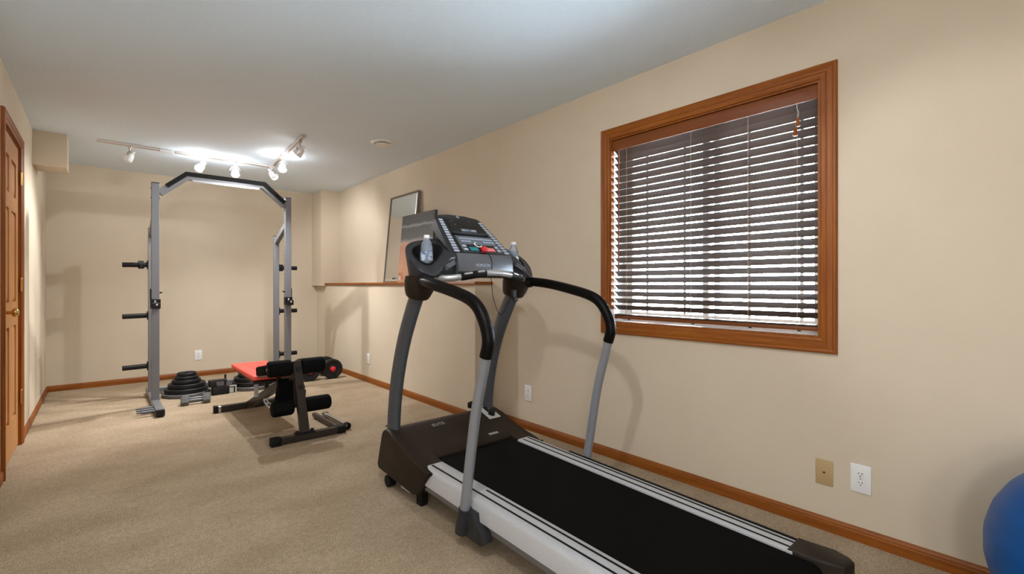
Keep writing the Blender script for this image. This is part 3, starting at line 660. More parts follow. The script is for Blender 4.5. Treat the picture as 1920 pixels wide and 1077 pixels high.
def round_dumbbell(label, c, rot):
    t = thing('round_dumbbell', label, 'dumbbell', c, 'black dumbbells with red hubs'); t.rotation_euler = (0,0,rot)
    r = 0.118
    for s in (-1, 1):
        bm = B()
        prof = [(0.0,0.085),(r*0.88,0.085),(r*0.97,0.090),(r,0.100),(r,0.118),(r*0.97,0.124),(r*0.94,0.127),(r,0.131),(r,0.152),(r*0.96,0.160),(r*0.80,0.163),(r*0.72,0.157),(r*0.40,0.157),(r*0.34,0.163),(0,0.163)]
        lathe(bm, prof, (0,0,r), (0,s,0), 36); w = obj('weight_discs', bm, M['iron'], t, local=True)
        bm = B(); lathe(bm, [(0,0.160),(0.036,0.160),(0.036,0.172),(0.028,0.182),(0.016,0.186),(0.016,0.200),(0,0.200)], (0,0,r), (0,s,0), 6); obj('star_collar', bm, M['redplastic'], t, local=True)
    bm = B(); cyl(bm, (0,-0.09,r), (0,0.09,r), 0.015, 16); obj('handle', bm, M['chrome'], t, local=True)
round_dumbbell('black round dumbbell with red hub standing against the oak baseboard', (2.11,5.84,0), R(-3))
round_dumbbell('black round dumbbell with red hub standing behind the bench rollers', (1.84,5.86,0), R(2))
# ---- black crate of fittings and small boxed item between the plate stacks
cb = Vector((0.93,5.66,0)); t = thing('cable_handle_block', 'black block with a grey tilted handle between the two plate stacks', 'exercise handle', cb)
bm = B(); box(bm, cb.x-0.075, cb.x+0.075, cb.y-0.05, cb.y+0.05, 0, 0.085, 0.006, 2); obj('block', bm, M['iron'], t)
bm = B(); prism(bm, [(cb.x-0.10,cb.y-0.04,0.086),(cb.x+0.045,cb.y-0.04,0.086),(cb.x+0.055,cb.y-0.04,0.150),(cb.x-0.10,cb.y-0.04,0.150)], (0,0.09,0), 0.006, 2); hb = obj('grip_frame', bm, M['iron'], t)
bm = B(); prism(bm, [(cb.x-0.035,cb.y-0.043,0.092),(cb.x+0.030,cb.y-0.043,0.092),(cb.x+0.022,cb.y-0.043,0.138),(cb.x-0.045,cb.y-0.043,0.138)], (0,0.004,0)); obj('grey_inset', bm, M['greyiron'], hb, smooth=None)
bm = B(); cyl(bm, (cb.x-0.10,cb.y-0.02,0.06), (cb.x-0.155,cb.y-0.05,0.022), 0.016, 14); obj('strap_end', bm, M['rubber'], t)
cc = Vector((1.035,5.68,0)); t = thing('small_carton', 'small black and white carton with a pale square label', 'box', cc)
bm = B(); box(bm, cc.x-0.034, cc.x+0.04, cc.y-0.035, cc.y+0.035, 0, 0.08, 0.002); k_ = obj('carton', bm, M['black'], t, smooth=None)
bm = B(); box(bm, cc.x-0.032, cc.x+0.014, cc.y-0.0365, cc.y-0.0348, 0.006, 0.056); obj('label_square', bm, M['label'], t, smooth=None)
bm = B(); box(bm, cc.x-0.034, cc.x+0.04, cc.y-0.0365, cc.y-0.0348, 0.066, 0.080); box(bm, cc.x+0.028, cc.x+0.04, cc.y-0.0365, cc.y-0.0348, 0.004, 0.066); obj('label_band', bm, M['label'], t, smooth=None)
pk = Vector((1.005,5.835,0)); t = thing('upright_pin', 'thin black rod standing upright on a flat foot behind the small carton', 'rod', pk)
bm = B(); lathe(bm, [(0,0),(0.028,0),(0.028,0.008),(0.012,0.012),(0.0105,0.014),(0.0105,0.165),(0.008,0.17),(0,0.17)], pk, (0,0,1), 16); obj('rod', bm, M['black'], t)

# ================================================================== WEIGHT BENCH
bn = thing('weight_bench', 'dark brown steel sit-up bench with red and black pads and foam leg rollers', 'weight bench', (1.08,4.2,0))
bm = B(); box(bm, 0.90, 1.40, 3.545, 3.600, 0.004, 0.052, 0.004); fs = obj('front_foot', bm, M['bench'], bn)
for x0, x1 in ((0.885,0.955), (1.345,1.412)):
    bm = B(); box(bm, x0, x1, 3.540, 3.605, 0, 0.058, 0.008, 2); obj('end_cap', bm, M['rubber'], fs)
bm = B(); box(bm, 1.05, 1.185, 3.542, 3.603, 0.052, 0.060, 0.002)
for xx in (1.065, 1.17): cyl(bm, (xx,3.572,0.058), (xx,3.572,0.076), 0.012, 6)
obj('foot_plate', bm, M['black'], fs)
bm = B(); beam(bm, (1.117,3.572,0.055), (1.105,3.735,0.555), 0.060, 0.050, up=(0,1,0)); ps = obj('front_post', bm, M['bench'], bn)
for tt in (0.62, 0.88):
    c = Vector((1.117,3.572,0.055)).lerp(Vector((1.105,3.735,0.555)), tt)
    bm = B(); cyl(bm, c+Vector((0,-0.024,0.008)), c+Vector((0,-0.036,0.012)), 0.017, 16); obj('bolt_cap', bm, M['black'], ps)
mb = [(1.095,3.72,0.455), (1.02,4.80,0.040)]
bm = B(); beam(bm, mb[0], mb[1], 0.055, 0.060); obj('main_beam', bm, M['bench'], bn)
bm = B(); box(bm, 0.76, 1.25, 4.820, 4.875, 0.004, 0.056, 0.004); rs = obj('rear_foot', bm, M['bench'], bn)
for x0, x1 in ((0.745,0.775), (1.235,1.265)):
    bm = B(); box(bm, x0, x1, 4.815, 4.880, 0, 0.060, 0.006, 2); obj('end_cap', bm, M['rubber'], rs)
bm = B(); box(bm, 0.776, 0.80, 4.816, 4.879, 0.003, 0.0585, 0.003); obj('chrome_band', bm, M['chrome'], rs)
# foam rollers on a shaft through the post top
yz = (3.725, 0.515)
bm = B(); cyl(bm, (0.90,*yz), (1.315,*yz), 0.012, 14); sh = obj('roller_shaft', bm, M['chrome'], bn)
for x0, x1 in ((0.905,1.068), (1.142,1.305)):
    bm = B(); rcyl(bm, (x0,*yz), (x1,*yz), 0.060, 0.018); obj('foam_roller', bm, M['foam'], sh)
yz2 = (3.70, 0.225)
bm = B(); cyl(bm, (0.93,*yz2), (1.345,*yz2), 0.012, 14); sh2 = obj('roller_shaft', bm, M['chrome'], bn)
for x0, x1 in ((0.925,1.075), (1.135,1.345)):
    bm = B(); rcyl(bm, (x0,*yz2), (x1,*yz2), 0.056, 0.020); obj('foam_roller', bm, M['foam'], sh2)
bm = B(); prism(bm, [(0.985,3.77,0.17),(1.10,3.77,0.17),(1.10,3.77,0.42),(0.995,3.77,0.42),(0.995,3.77,0.28),(0.965,3.77,0.22)], (0,0.06,0), 0.012, 3); obj('hanging_pad', bm, M['blackvinyl'], bn)
bm = B(); beam(bm, (1.10,3.73,0.50), (1.10,3.70,0.225), 0.04, 0.03, up=(0,1,0)); obj('roller_arm', bm, M['bench'], bn)
# pads
def pad_bm(x0, x1, y0, y1, z0, z1, b=0.015):
    bm = B(); box(bm, x0, x1, y0, y1, z0, z1, b, 3); return bm
bk = obj('back_pad', pad_bm(0.895, 1.195, 4.12, 4.93, 0.372, 0.410, 0.012), M['redvinyl'], bn, label='red padded backrest')
bm = B(); prism(bm, [(0.900,4.118,0.345),(1.190,4.118,0.345),(1.180,4.90,0.358),(0.910,4.90,0.358)], (0,0,0.020), 0.003, 1); obj('pad_board', bm, M['bench'], bk)
bm = B()
for k in range(4): box(bm, 0.985+0.04*k, 0.988+0.04*k, 4.14, 4.91, 0.4092, 0.4112)
obj('stitch_seams', bm, M['redplastic'], bk, smooth=None)['kind'] = 'stuff'
bm = pad_bm(0.915, 1.185, 3.80, 4.112, 0.412, 0.486); bmesh.ops.rotate(bm, verts=bm.verts, cent=(1.05,4.1,0.42), matrix=Matrix.Rotation(R(-10),3,'X')); sp = obj('seat_pad', bm, M['blackvinyl'], bn)
bm = B(); box(bm, 0.93, 1.18, 3.80, 4.10, 0.398, 0.413, 0.002); bmesh.ops.rotate(bm, verts=bm.verts, cent=(1.05,4.1,0.42), matrix=Matrix.Rotation(R(-10),3,'X')); obj('seat_board', bm, M['greyiron'], sp)
for yy, z1 in ((4.35,0.352), (4.70,0.352), (3.98,0.405)):
    zb = 0.455+(yy-3.72)/(4.80-3.72)*(0.040-0.455)
    bm = B(); beam(bm, (1.05,yy,zb), (1.05,yy,z1), 0.03, 0.035, up=(0,1,0)); obj('pad_bracket', bm, M['bench'], bn)
# adjuster: chrome bracket, toothed quarter plate, pull knob
bm = B(); box(bm, 0.955, 0.985, 4.33, 4.345, 0.20, 0.32, 0.002); box(bm, 0.955, 1.02, 4.33, 4.36, 0.305, 0.32, 0.002); obj('adjuster_bracket', bm, M['rail'], bn)
bm = B(); outer, inner = [], []
for k in range(13):
    a = R(180+165*k/12); outer.append((1.075+0.085*math.cos(a), 4.20, 0.205+0.085*math.sin(a))); inner.append((1.075+0.052*math.cos(a), 4.20, 0.205+0.052*math.sin(a)))
prism(bm, outer+inner[::-1], (0,0.006,0)); qp = obj('adjuster_quadrant', bm, M['rail'], bn, smooth=None)
bm = B()
for k in range(5):
    a = R(200+32*k); cyl(bm, (1.075+0.069*math.cos(a),4.1985,0.205+0.069*math.sin(a)), (1.075+0.069*math.cos(a),4.1998,0.205+0.069*math.sin(a)), 0.008, 10)
tag(obj('quadrant_holes', bm, M['dark'], qp), kind='stuff')
bm = B(); cyl(bm, (1.12,3.85,0.33), (1.185,3.85,0.33), 0.014, 14); cyl(bm, (1.185,3.85,0.33), (1.20,3.85,0.33), 0.024, 14); obj('pull_knob', bm, M['chrome'], bn)
bm = B(); box(bm, 1.12, 1.165, 3.83, 3.87, 0.255, 0.31, 0.004); obj('knob_block', bm, M['black'], bn)
bm = B(); beam(bm, (1.375,3.60,0.028), (1.365,4.12,0.028), 0.032, 0.032); obj('side_bar', bm, M['bench'], bn)
# chrome bar lying beside the bench foot
cbx = thing('dumbbell_bar', 'chrome bar with a ribbed collar lying beside the bench foot', 'weight bar', (1.445,3.86,0))
bm = B(); cyl(bm, (1.447,3.625,0.028), (1.440,4.10,0.028), 0.0175, 20); obj('bar', bm, M['chrome'], cbx)
bm = B(); lathe(bm, [(0.018,-0.012),(0.027,-0.012),(0.028,0),(0.028,0.022),(0.018,0.024)], (1.4474,3.612,0.028), (-0.015,1,0), 24); obj('end_cap', bm, M['rubber'], cbx)
bm = B()
for k in range(3): lathe(bm, [(0.017,0),(0.026,0.001),(0.027,0.008),(0.026,0.015),(0.017,0.016)], (1.4415,4.035+0.018*k,0.028), (-0.015,1,0), 24)
obj('collar', bm, M['chrome'], cbx)

# ================================================================== TREADMILL
TC = 1.588
tm = thing('treadmill', 'large dark brown and silver folding treadmill with grey uprights and black handrails', 'treadmill', (TC,1.4,0))
zd = lambda y: 0.168+(y-0.45)*0.026
# deck frame and belt
def slab_y(bm, x0, x1, y0, y1, za, zb):
    """box whose top and bottom follow the deck slope: za, zb offsets from deck height"""
    v = [bm.verts.new((x, y, zd(y)+o)) for x in (x0, x1) for y in (y0, y1) for o in (za, zb)]
    for f in ((0,1,3,2),(4,6,7,5),(0,4,5,1),(2,3,7,6),(1,5,7,3),(0,2,6,4)): bm.faces.new([v[i] for i in f])
    return bm
bm = B(); slab_y(bm, TC-0.335, TC+0.335, 0.56, 2.35, -0.115, -0.012); obj('deck_frame', bm, M['railgrey'], tm, smooth=None)
bm = B(); slab_y(bm, TC-0.258, TC+0.258, 0.53, 2.20, -0.010, 0.000)
cyl(bm, (TC-0.256,0.535,zd(0.535)-0.034), (TC+0.256,0.535,zd(0.535)-0.034), 0.034, 28); obj('running_belt', bm, M['belt'], tm)
RP = [(0.260,-0.006), (0.260,0.006), (0.268,0.010), (0.345,0.010), (0.362,0.004), (0.372,-0.010), (0.378,-0.075), (0.366,-0.080), (0.340,-0.080), (0.340,-0.012)]
for s in (-1, 1):
    bm = B(); a = [bm.verts.new((TC+s*x, 0.60, zd(0.60)+z)) for x, z in RP]; b = [bm.verts.new((TC+s*x, 2.06, zd(2.06)+z)) for x, z in RP]
    k = len(RP); bm.faces.new(a); bm.faces.new(b[::-1])
    for i in range(k): bm.faces.new((a[i], b[i], b[(i+1)%k], a[(i+1)%k]))
    rl = obj('side_rail', bm, M['rail'], tm, smooth=40)
    bm = B(); slab_y(bm, TC+s*0.330-0.0045, TC+s*0.330+0.0045, 0.61, 2.05, 0.0095, 0.0115); obj('groove_strip', bm, M['rubber'], rl, smooth=None)
    y1 = 1.66 if s < 0 else 2.04
    bm = B(); slab_y(bm, TC+s*0.287-0.0045, TC+s*0.287+0.0045, 0.61, y1, 0.0095, 0.0115); obj('groove_strip', bm, M['rubber'], rl, smooth=None)
    if s > 0:
        bm = B(); slab_y(bm, TC+0.362, TC+0.372, 0.61, 1.75, -0.004, 0.0085); obj('edge_trim', bm, M['rubber'], rl, smooth=None)
    bm = B(); slab_y(bm, TC+s*0.352-0.010, TC+s*0.352+0.010, 0.62, 2.30, -0.112, -0.078); obj('lower_frame_rail', bm, M['railgrey'], tm, smooth=None)
    # rear end cap
    pl = [(0.262,0.62),(0.382,0.62),(0.384,0.50),(0.378,0.455),(0.360,0.438),(0.330,0.436),(0.300,0.452),(0.278,0.50),(0.266,0.56)]
    bm = B(); prism(bm, [(TC+s*x, y, zd(y)-0.10) for x, y in pl], (0,0,0.114), 0.012, 3); obj('rear_end_cap', bm, M['hood'], tm)
    bm = B(); cyl(bm, (TC+s*0.33,0.50,0), (TC+s*0.33,0.50,0.075), 0.022, 18); obj('rear_foot', bm, M['rubber'], tm)
# motor hood
side = [(1.985,0.206),(2.04,0.214),(2.12,0.228),(2.20,0.247),(2.28,0.272),(2.35,0.298),(2.41,0.318),(2.45,0.322),(2.485,0.305),(2.50,0.28),(2.555,0.10),(2.535,0.075),(2.15,0.052),(2.09,0.070)]
mid = [(2.125,0.165),(2.125,0.222),(2.14,0.232),(2.20,0.247),(2.28,0.272),(2.35,0.298),(2.41,0.318),(2.45,0.322),(2.485,0.305),(2.50,0.28),(2.555,0.10),(2.535,0.075)]
bm = B()
prism(bm, [(TC-0.392,y,z) for y, z in side], (0.130,0,0)); prism(bm, [(TC+0.262,y,z) for y, z in side], (0.130,0,0)); prism(bm, [(TC-0.2625,y,z) for y, z in mid], (0.525,0,0))
es = [e for e in bm.edges if len(e.link_faces) == 2 and abs(abs(e.verts[0].co.x-TC)-0.392) < 1e-4 and abs(abs(e.verts[1].co.x-TC)-0.392) < 1e-4]
bmesh.ops.bevel(bm, geom=es, offset=0.016, segments=4, affect='EDGES', profile=0.5)
hood = obj('motor_hood', bm, M['hood'], tm, smooth=40)
for s in (-1, 1):   # dark seam at the rear edge of each hood tongue
    bm = B(); prism(bm, [(TC+s*0.258,1.984,0.196),(TC+s*0.395,1.984,0.196),(TC+s*0.395,1.984,0.207),(TC+s*0.258,1.984,0.207)], (0,0.006,0)); obj('hood_seam', bm, M['rubber'], hood, smooth=None)
    bm = B(); cyl(bm, (TC+s*0.385,2.435,0.033), (TC+s*0.345,2.435,0.033), 0.033, 24); obj('transport_wheel', bm, M['rubber'], tm)
    bm = B(); beam(bm, (TC+s*0.345,2.48,0.058), (TC+s*0.345,2.16,0.050), 0.03, 0.03); obj('wheel_bracket', bm, M['railgrey'], tm)
    bm = B(); box(bm, TC+s*0.345-0.02, TC+s*0.345+0.02, 2.10, 2.15, 0, 0.07, 0.004); obj('front_foot', bm, M['rubber'], tm)
bm = B(); box(bm, TC-0.372, TC-0.3685, 2.20, 2.30, 0.040, 0.062); obj('warning_label', bm, M['label'], tm, smooth=None)
# lettering on the hood
def on_hood(x, y):
    for (a, b), (c, d) in zip(mid[2:], mid[3:]):
        if a <= y <= c:
            t_ = (y-a)/(c-a); up = Vector((0,c-a,d-b)).normalized(); return Vector((x,y,b+(d-b)*t_)), up
p_, up_ = on_hood(1.50, 2.375); xx_ = Vector((1,0,0)); nz_ = xx_.cross(up_)
text_mesh('hood_lettering', 'ELITE', 0.036, frame(p_+nz_*0.0012, xx_, up_, nz_), M['print'], hood)
p_, up_ = on_hood(1.765, 2.185); nz_ = xx_.cross(up_)
bm = B(); obox(bm, p_+nz_*0.001, xx_*0.034, up_*0.009, nz_*0.001); bd = obj('hood_badge', bm, M['print'], hood, smooth=None)
# power sticker, switch knob and coiled cord on the right of the hood
p_, up_ = on_hood(1.885, 2.385); nz_ = xx_.cross(up_)
bm = B(); obox(bm, p_+nz_*0.001, xx_*0.045, up_*0.075, nz_*0.001); st_ = obj('power_sticker', bm, M['label'], hood, smooth=None)
bm = B(); obox(bm, p_+nz_*0.004, xx_*0.012, up_*0.055, nz_*0.004, 0.003); obj('switch_cover', bm, M['black'], st_)
bm = B(); cyl(bm, p_-up_*0.03+nz_*0.002, p_-up_*0.03+nz_*0.028, 0.022, 18); obj('switch_knob', bm, M['black'], st_)
pth = []
for k in range(49):
    a = k/48*2*math.pi*3; pth.append((1.87+0.055*math.cos(a), 2.50+0.035*math.sin(a), 0.325+0.010*k/16))
bm = B(); sweep(bm, pth, 0.0075, None, 8, (0,0,1)); obj('coiled_cord', bm, M['rubber'], tm)
# uprights
for s in (-1, 1):
    xu = TC+s*0.335
    ctl = [(xu,2.455,0.27), (xu,2.445,0.42), (xu,2.405,0.62), (xu,2.335,0.82), (xu,2.245,0.99), (xu,2.175,1.10)]
    pth = catmull(ctl, 6)
    bm = B(); sweep(bm, pth, 0.032, 0.050, 24, (1,0,0)); up_o = obj('upright', bm, M['upright'], tm, smooth=50)
    bm = B(); cyl(bm, (xu+s*0.028,2.475,0.36-0.03), (xu+s*0.040,2.475,0.36-0.03), 0.006, 10); obj('bolt', bm, M['chrome'], up_o)
# handrails
for s in (-1, 1):
    xh = TC+s*0.405
    ctl = [(TC+s*0.345,2.115,1.155), (TC+s*0.385,2.03,1.148), (xh,1.93,1.135), (xh,1.78,1.108), (xh,1.64,1.075), (xh,1.565,1.035), (xh,1.515,0.965), (xh,1.497,0.90), (xh,1.515,0.835)]
    bm = B(); sweep(bm, catmull(ctl, 7), 0.027, None, 20, (1,0,0)); hr = obj('handrail_grip', bm, M['handfoam'], tm, smooth=60)
    ctl2 = [(xh,1.512,0.842), (xh,1.535,0.76), (xh,1.580,0.60), (xh,1.612,0.44), (xh,1.640,0.28), (xh,1.668,0.13)]
    bm = B(); sweep(bm, catmull(ctl2, 7), 0.0225, None, 20, (1,0,0)); hp = obj('handrail_post', bm, M['tsteel'], tm, smooth=60)
    bm = B(); cyl(bm, (xh,1.658,0.165), (xh,1.685,0.055), 0.029, 22, 0.031)
    prism(bm, [(xh-s*0.045,1.715,0.050),(xh-s*0.045,1.62,0.050),(xh-s*0.045,1.545,0.046),(xh-s*0.045,1.52,0.065),(xh-s*0.045,1.535,0.098),(xh-s*0.045,1.59,0.125),(xh-s*0.045,1.60,0.158),(xh-s*0.045,1.69,0.160)], (s*0.050,0,0), 0.006, 2); br = obj('handrail_bracket', bm, M['console'], tm)
    bm = B(); cyl(bm, (xh-s*0.0,1.565,0.078), (xh+s*0.008,1.565,0.078), 0.009, 12); obj('bolt_hole', bm, M['dark'], br)
# console: base pod with two cup holders
ZB0 = 1.172
def sst(a, b, x): x = max(0, min(1, (x-a)/(b-a))); return x*x*(3-2*x)
def con_front(u):                      # top height along the front edge
    return 1.298-0.105*sst(0.215, 0.345, abs(u))
def con_top(u, y):                     # sloping top surface
    f = con_front(u); return f+(y-2.03)*(1.395-0.03*sst(0.1,0.4,abs(u))-f)/0.245
def con_y(u):
    a = abs(u)
    if a < 0.20: yf = 2.034
    else: yf = 2.034-0.014*sst(0.20,0.26,a)
    yb = 2.272+0.018*(1-sst(0.1,0.3,a))
    if a > 0.29:
        k = math.sqrt(max(0, 1-((a-0.29)/0.122)**2)); m_ = 2.148; yf = m_-(m_-yf)*k; yb = m_+(yb-m_)*k
    return yf, yb
us = [-0.4119,-0.410,-0.404,-0.395,-0.382,-0.365,-0.345,-0.32,-0.29,-0.26,-0.23,-0.20,-0.17,-0.12,-0.06,0.0]; us = us+[-u for u in us[-2::-1]]
bm = B(); secs = []
for u in us:
    yf, yb = con_y(u); q = 0.93 if abs(u) > 0.19 else 1.0
    pts = [(TC+u*0.97, 2.15+(yf-2.15)*0.86, ZB0), (TC+u, yf, con_top(u,yf)-0.020), (TC+u, yf+0.012*(yb-yf)/0.24, con_top(u,yf)-0.003), (TC+u, yb-0.008*(yb-yf)/0.24, con_top(u,yb)), (TC+u, yb, con_top(u,yb)-0.012), (TC+u*0.96, 2.16+(yb-2.16)*0.72, ZB0)]
    secs.append([bm.verts.new(p) for p in pts])
for A_, B_ in zip(secs, secs[1:]):
    for i in range(6): bm.faces.new((A_[i], A_[(i+1)%6], B_[(i+1)%6], B_[i]))
bm.faces.new(secs[0]); bm.faces.new(secs[-1][::-1])
con = obj('console_base', bm, M['console'], tm, smooth=50)
cut = []
CR0, CR1 = 0.056, 0.082
for s in (-1, 1):
    bm = B(); cyl(bm, (TC+s*0.303,2.148,1.188), (TC+s*0.303,2.148,1.46), CR0, 40, CR0+(CR1-CR0)*0.272/0.16); cut.append(obj('cutter', bm, M['dark']))
boolean_cut(con, cut)
con.data.shade_smooth(); con.data.set_sharp_from_angle(angle=R(40))
for s in (-1, 1):
    cx, cy = TC+s*0.303, 2.148
    # black cup liner whose rim follows the slope
    bm = B(); inner, outer, n_ = [], [], 40; bot = []
    for k in range(n_):
        a = 2*math.pi*k/n_; z = 1.26
        for _ in range(12):
            r_ = CR0+(CR1-CR0)*(z-1.188)/0.16; z = con_top(s*0.303+r_*math.cos(a), cy+r_*math.sin(a))+0.001
        z = max(z, 1.196)
        bot.append(bm.verts.new((cx+(CR0-0.0012)*math.cos(a), cy+(CR0-0.0012)*math.sin(a), 1.1895)))
        inner.append(bm.verts.new((cx+(r_-0.0016)*math.cos(a), cy+(r_-0.0016)*math.sin(a), z+0.002))); outer.append(bm.verts.new((cx+(r_+0.004)*math.cos(a), cy+(r_+0.004)*math.sin(a), con_top(s*0.303+(r_+0.004)*math.cos(a), cy+(r_+0.004)*math.sin(a))+0.0015)))
    for k in range(n_):
        j = (k+1)%n_; bm.faces.new((bot[k],bot[j],inner[j],inner[k])); bm.faces.new((inner[k],inner[j],outer[j],outer[k]))
    bm.faces.new(bot[::-1]); obj('cup_holder', bm, M['rubber'], con, smooth=60)
    # boot that joins the pod to the upright
    rings = [(2.150,1.178,0.078,0.088), (2.158,1.145,0.080,0.088), (2.176,1.100,0.070,0.078), (2.188,1.072,0.058,0.070), (2.190,1.064,0.050,0.060)]
    bm = B(); RR = []
    for yc, zc, ra, rb in rings:
        RR.append([bm.verts.new((TC+s*0.335+ra*math.cos(2*math.pi*k/28), yc+rb*math.sin(2*math.pi*k/28), zc+0.25*rb*math.sin(2*math.pi*k/28)*(1 if zc < 1.15 else 0))) for k in range(28)])
    for A_, B_ in zip(RR, RR[1:]):
        for k in range(28): bm.faces.new((A_[k], A_[(k+1)%28], B_[(k+1)%28], B_[k]))
    bm.faces.new(RR[0]); bm.faces.new(RR[-1][::-1]); obj('upright_boot', bm, M['hood'], tm, smooth=50)
    bm = B(); cyl(bm, (TC+s*0.350,2.105,1.153), (TC+s*0.372,2.058,1.150), 0.038, 24, 0.034); obj('handrail_socket', bm, M['rubber'], tm)
    # speaker slots on the pod front
    a_ = Vector((TC+s*0.200,2.028,1.256)); b_ = Vector((TC+s*0.285,2.016,1.212))
    d_ = (b_-a_).normalized(); n_ = Vector((0,-1,0.12)); n_ = (n_-d_*n_.dot(d_)).normalized(); tilt = d_.cross(n_); tilt = tilt if tilt.z > 0 else -tilt
    c_ = (a_+b_)/2
    bm = B(); obox(bm, c_+n_*0.000, d_*0.040, tilt*0.015, n_*0.006, 0.003); sk = obj('vent_slot', bm, M['dark'], con)
    for q in range(3):
        bm = B(); obox(bm, c_+n_*0.0065+tilt*(0.009-0.009*q)-d_*0.004*q, d_*(0.030-0.004*q), tilt*0.0018, n_*0.001); obj('vent_louvre', bm, M['keydim'], sk, smooth=None)
# silver lip between the pods
bm = B(); prism(bm, [(TC-0.188,2.036,1.184),(TC-0.188,2.018,1.202),(TC-0.188,2.022,1.262),(TC-0.188,2.040,1.300),(TC-0.188,2.075,1.300),(TC-0.188,2.075,1.184)], (0.376,0,0), 0.003, 2)
lip = obj('console_lip', bm, M['lip'], con, smooth=40)
nl = Vector((0,-1,-0.07)).normalized(); xl = Vector((1,0,0)); ul = nl.cross(xl)
text_mesh('console_lettering', 'HORIZON', 0.021, frame((TC-0.030,2.0188,1.237), (1,0,0), (0,0.066,1), (0,-1,0.066)), M['key'], lip, 0.0006, 0.2)
# display housing
Pb, Pt = Vector((TC,2.046,1.298)), Vector((TC,2.300,1.528)); Lp = (Pt-Pb).length; PU = (Pt-Pb).normalized(); PX = Vector((1,0,0)); PN = PX.cross(PU)
def PP(s, t, n=0.0): return Pb+PX*s+PU*t+PN*n
wb, wt = 0.206, 0.160
bm = B()
face = [PP(-wb,0), PP(wb,0), PP(wt+0.008,Lp*0.93), PP(wt-0.02,Lp+0.010), PP(0.06,Lp+0.028), PP(-0.06,Lp+0.028), PP(-wt+0.02,Lp+0.010), PP(-wt-0.008,Lp*0.93)]
A_ = [bm.verts.new(p) for p in face]
back = []
for p in face:
    t_ = (p-Pb).dot(PU)/Lp; q = p-PN*(0.012+0.060*max(t_,0)); q.x = TC+(p.x-TC)*(1.0+0.05*(1-t_)); back.append(q)
B_ = [bm.verts.new(q) for q in back]; k = len(face)
bm.faces.new(A_); bm.faces.new(B_[::-1])
for i in range(k): bm.faces.new((A_[i], B_[i], B_[(i+1)%k], A_[(i+1)%k]))
bmesh.ops.bevel(bm, geom=[e for e in bm.edges if e.verts[0] in A_ and e.verts[1] in A_], offset=0.006, segments=3, affect='EDGES', profile=0.5)
# pedestal under the tilted housing
hs = obj('display_housing', bm, M['console'], tm, smooth=None)
bm = B(); ped = [(-0.195,2.06,1.268),(0.195,2.06,1.268),(0.165,2.285,1.268),(-0.165,2.285,1.268)]; pedt = [(-0.195,2.062,1.296),(0.195,2.062,1.296),(0.150,2.312,1.500),(-0.150,2.312,1.500)]
a = [bm.verts.new((TC+x,y,z)) for x, y, z in ped]; b = [bm.verts.new((TC+x,y,z-0.004)) for x, y, z in pedt]
for i in range(4): bm.faces.new((a[i], a[(i+1)%4], b[(i+1)%4], b[i]))
bm.faces.new(a[::-1]); bm.faces.new(b); obj('housing_pedestal', bm, M['hood'], tm, smooth=None)
def plate_on(name, s0, s1, t0, t1, n0, n1, m, parent, skew=True, bev=0.0):
    """thin raised panel on the display plane, sides following the taper when skew"""
    f = (lambda s, t: s*(1-(1-wt/wb)*t/Lp)) if skew else (lambda s, t: s)
    bm = B(); pts = [PP(f(s0,t0),t0,n0), PP(f(s1,t0),t0,n0), PP(f(s1,t1),t1,n0), PP(f(s0,t1),t1,n0)]
    prism(bm, pts, PN*(n1-n0)); return obj(name, bm, m, parent, smooth=None)
plate_on('face_panel', -0.196, 0.196, 0.004, Lp*0.94, 0.0002, 0.0012, M['screen'], hs)
scr = plate_on('screen', -0.128, 0.132, 0.190, Lp*0.90, 0.0012, 0.0030, M['screen'], hs)
plate_on('screen_shelf', -0.135, 0.138, 0.172, 0.188, 0.0012, 0.010, M['console'], hs)
plate_on('screen_label', -0.060, 0.060, 0.192, 0.215, 0.0012, 0.012, M['keydim'], hs)
for (s_, t_, w_, mm) in ((-0.045,0.196,0.012,'key'), (-0.02,0.196,0.004,'key'), (0.022,0.196,0.004,'key'), (0.04,0.196,0.012,'key')): plate_on('label_print', s_-w_, s_+w_, t_, t_+0.012, 0.012, 0.0126, M[mm], hs)
plate_on('red_indicator', 0.070, 0.085, 0.226, 0.229, 0.003, 0.0034, M['redplastic'], scr)
for s_, t_ in ((-0.09,0.30), (-0.08,0.265), (0.06,0.305)): plate_on('screen_print', s_, s_+0.012, t_, t_+0.003, 0.003, 0.0034, M['print'], scr)
kp = plate_on('key_panel', -0.130, 0.150, 0.016, 0.160, 0.0012, 0.0022, M['keydim'], hs)
plate_on('start_panel', -0.120, 0.142, 0.020, 0.082, 0.0022, 0.0030, M['screen'], kp)
for r_, (t_, a_, b_) in enumerate(((0.128,-0.115,0.145), (0.104,-0.110,-0.035), (0.104,0.055,0.145))):
    n_ = int((b_-a_)/0.020)
    for q in range(n_): plate_on('button', a_+q*(b_-a_)/n_+0.002, a_+(q+1)*(b_-a_)/n_-0.002, t_, t_+0.012, 0.0022, 0.0042, M['key'], hs)
for s_ in (-0.108, 0.126):
    for t_ in (0.026, 0.056): plate_on('button', s_-0.012, s_+0.014, t_, t_+0.019, 0.003, 0.0048, M['key'], hs)
plate_on('start_button', -0.078, -0.022, 0.026, 0.056, 0.003, 0.0055, M['teal'], hs)
plate_on('stop_button', 0.040, 0.098, 0.026, 0.056, 0.003, 0.0055, M['pink'], hs)
for s_ in (-1, 1):
    for q in range(13):
        t_ = 0.012+q*0.0235; plate_on('button', s_*0.176-0.017, s_*0.176+0.017, t_, t_+0.016, 0.0012, 0.0034, M['key'], hs)
bm = B(); c_ = PP(0, Lp+0.006, 0.0); lathe(bm, [(0,0),(0.011,0),(0.011,0.002),(0.008,0.003),(0.0065,0.002),(0,0.002)], c_, PN, 20); obj('emblem', bm, M['silverpaint'], hs)
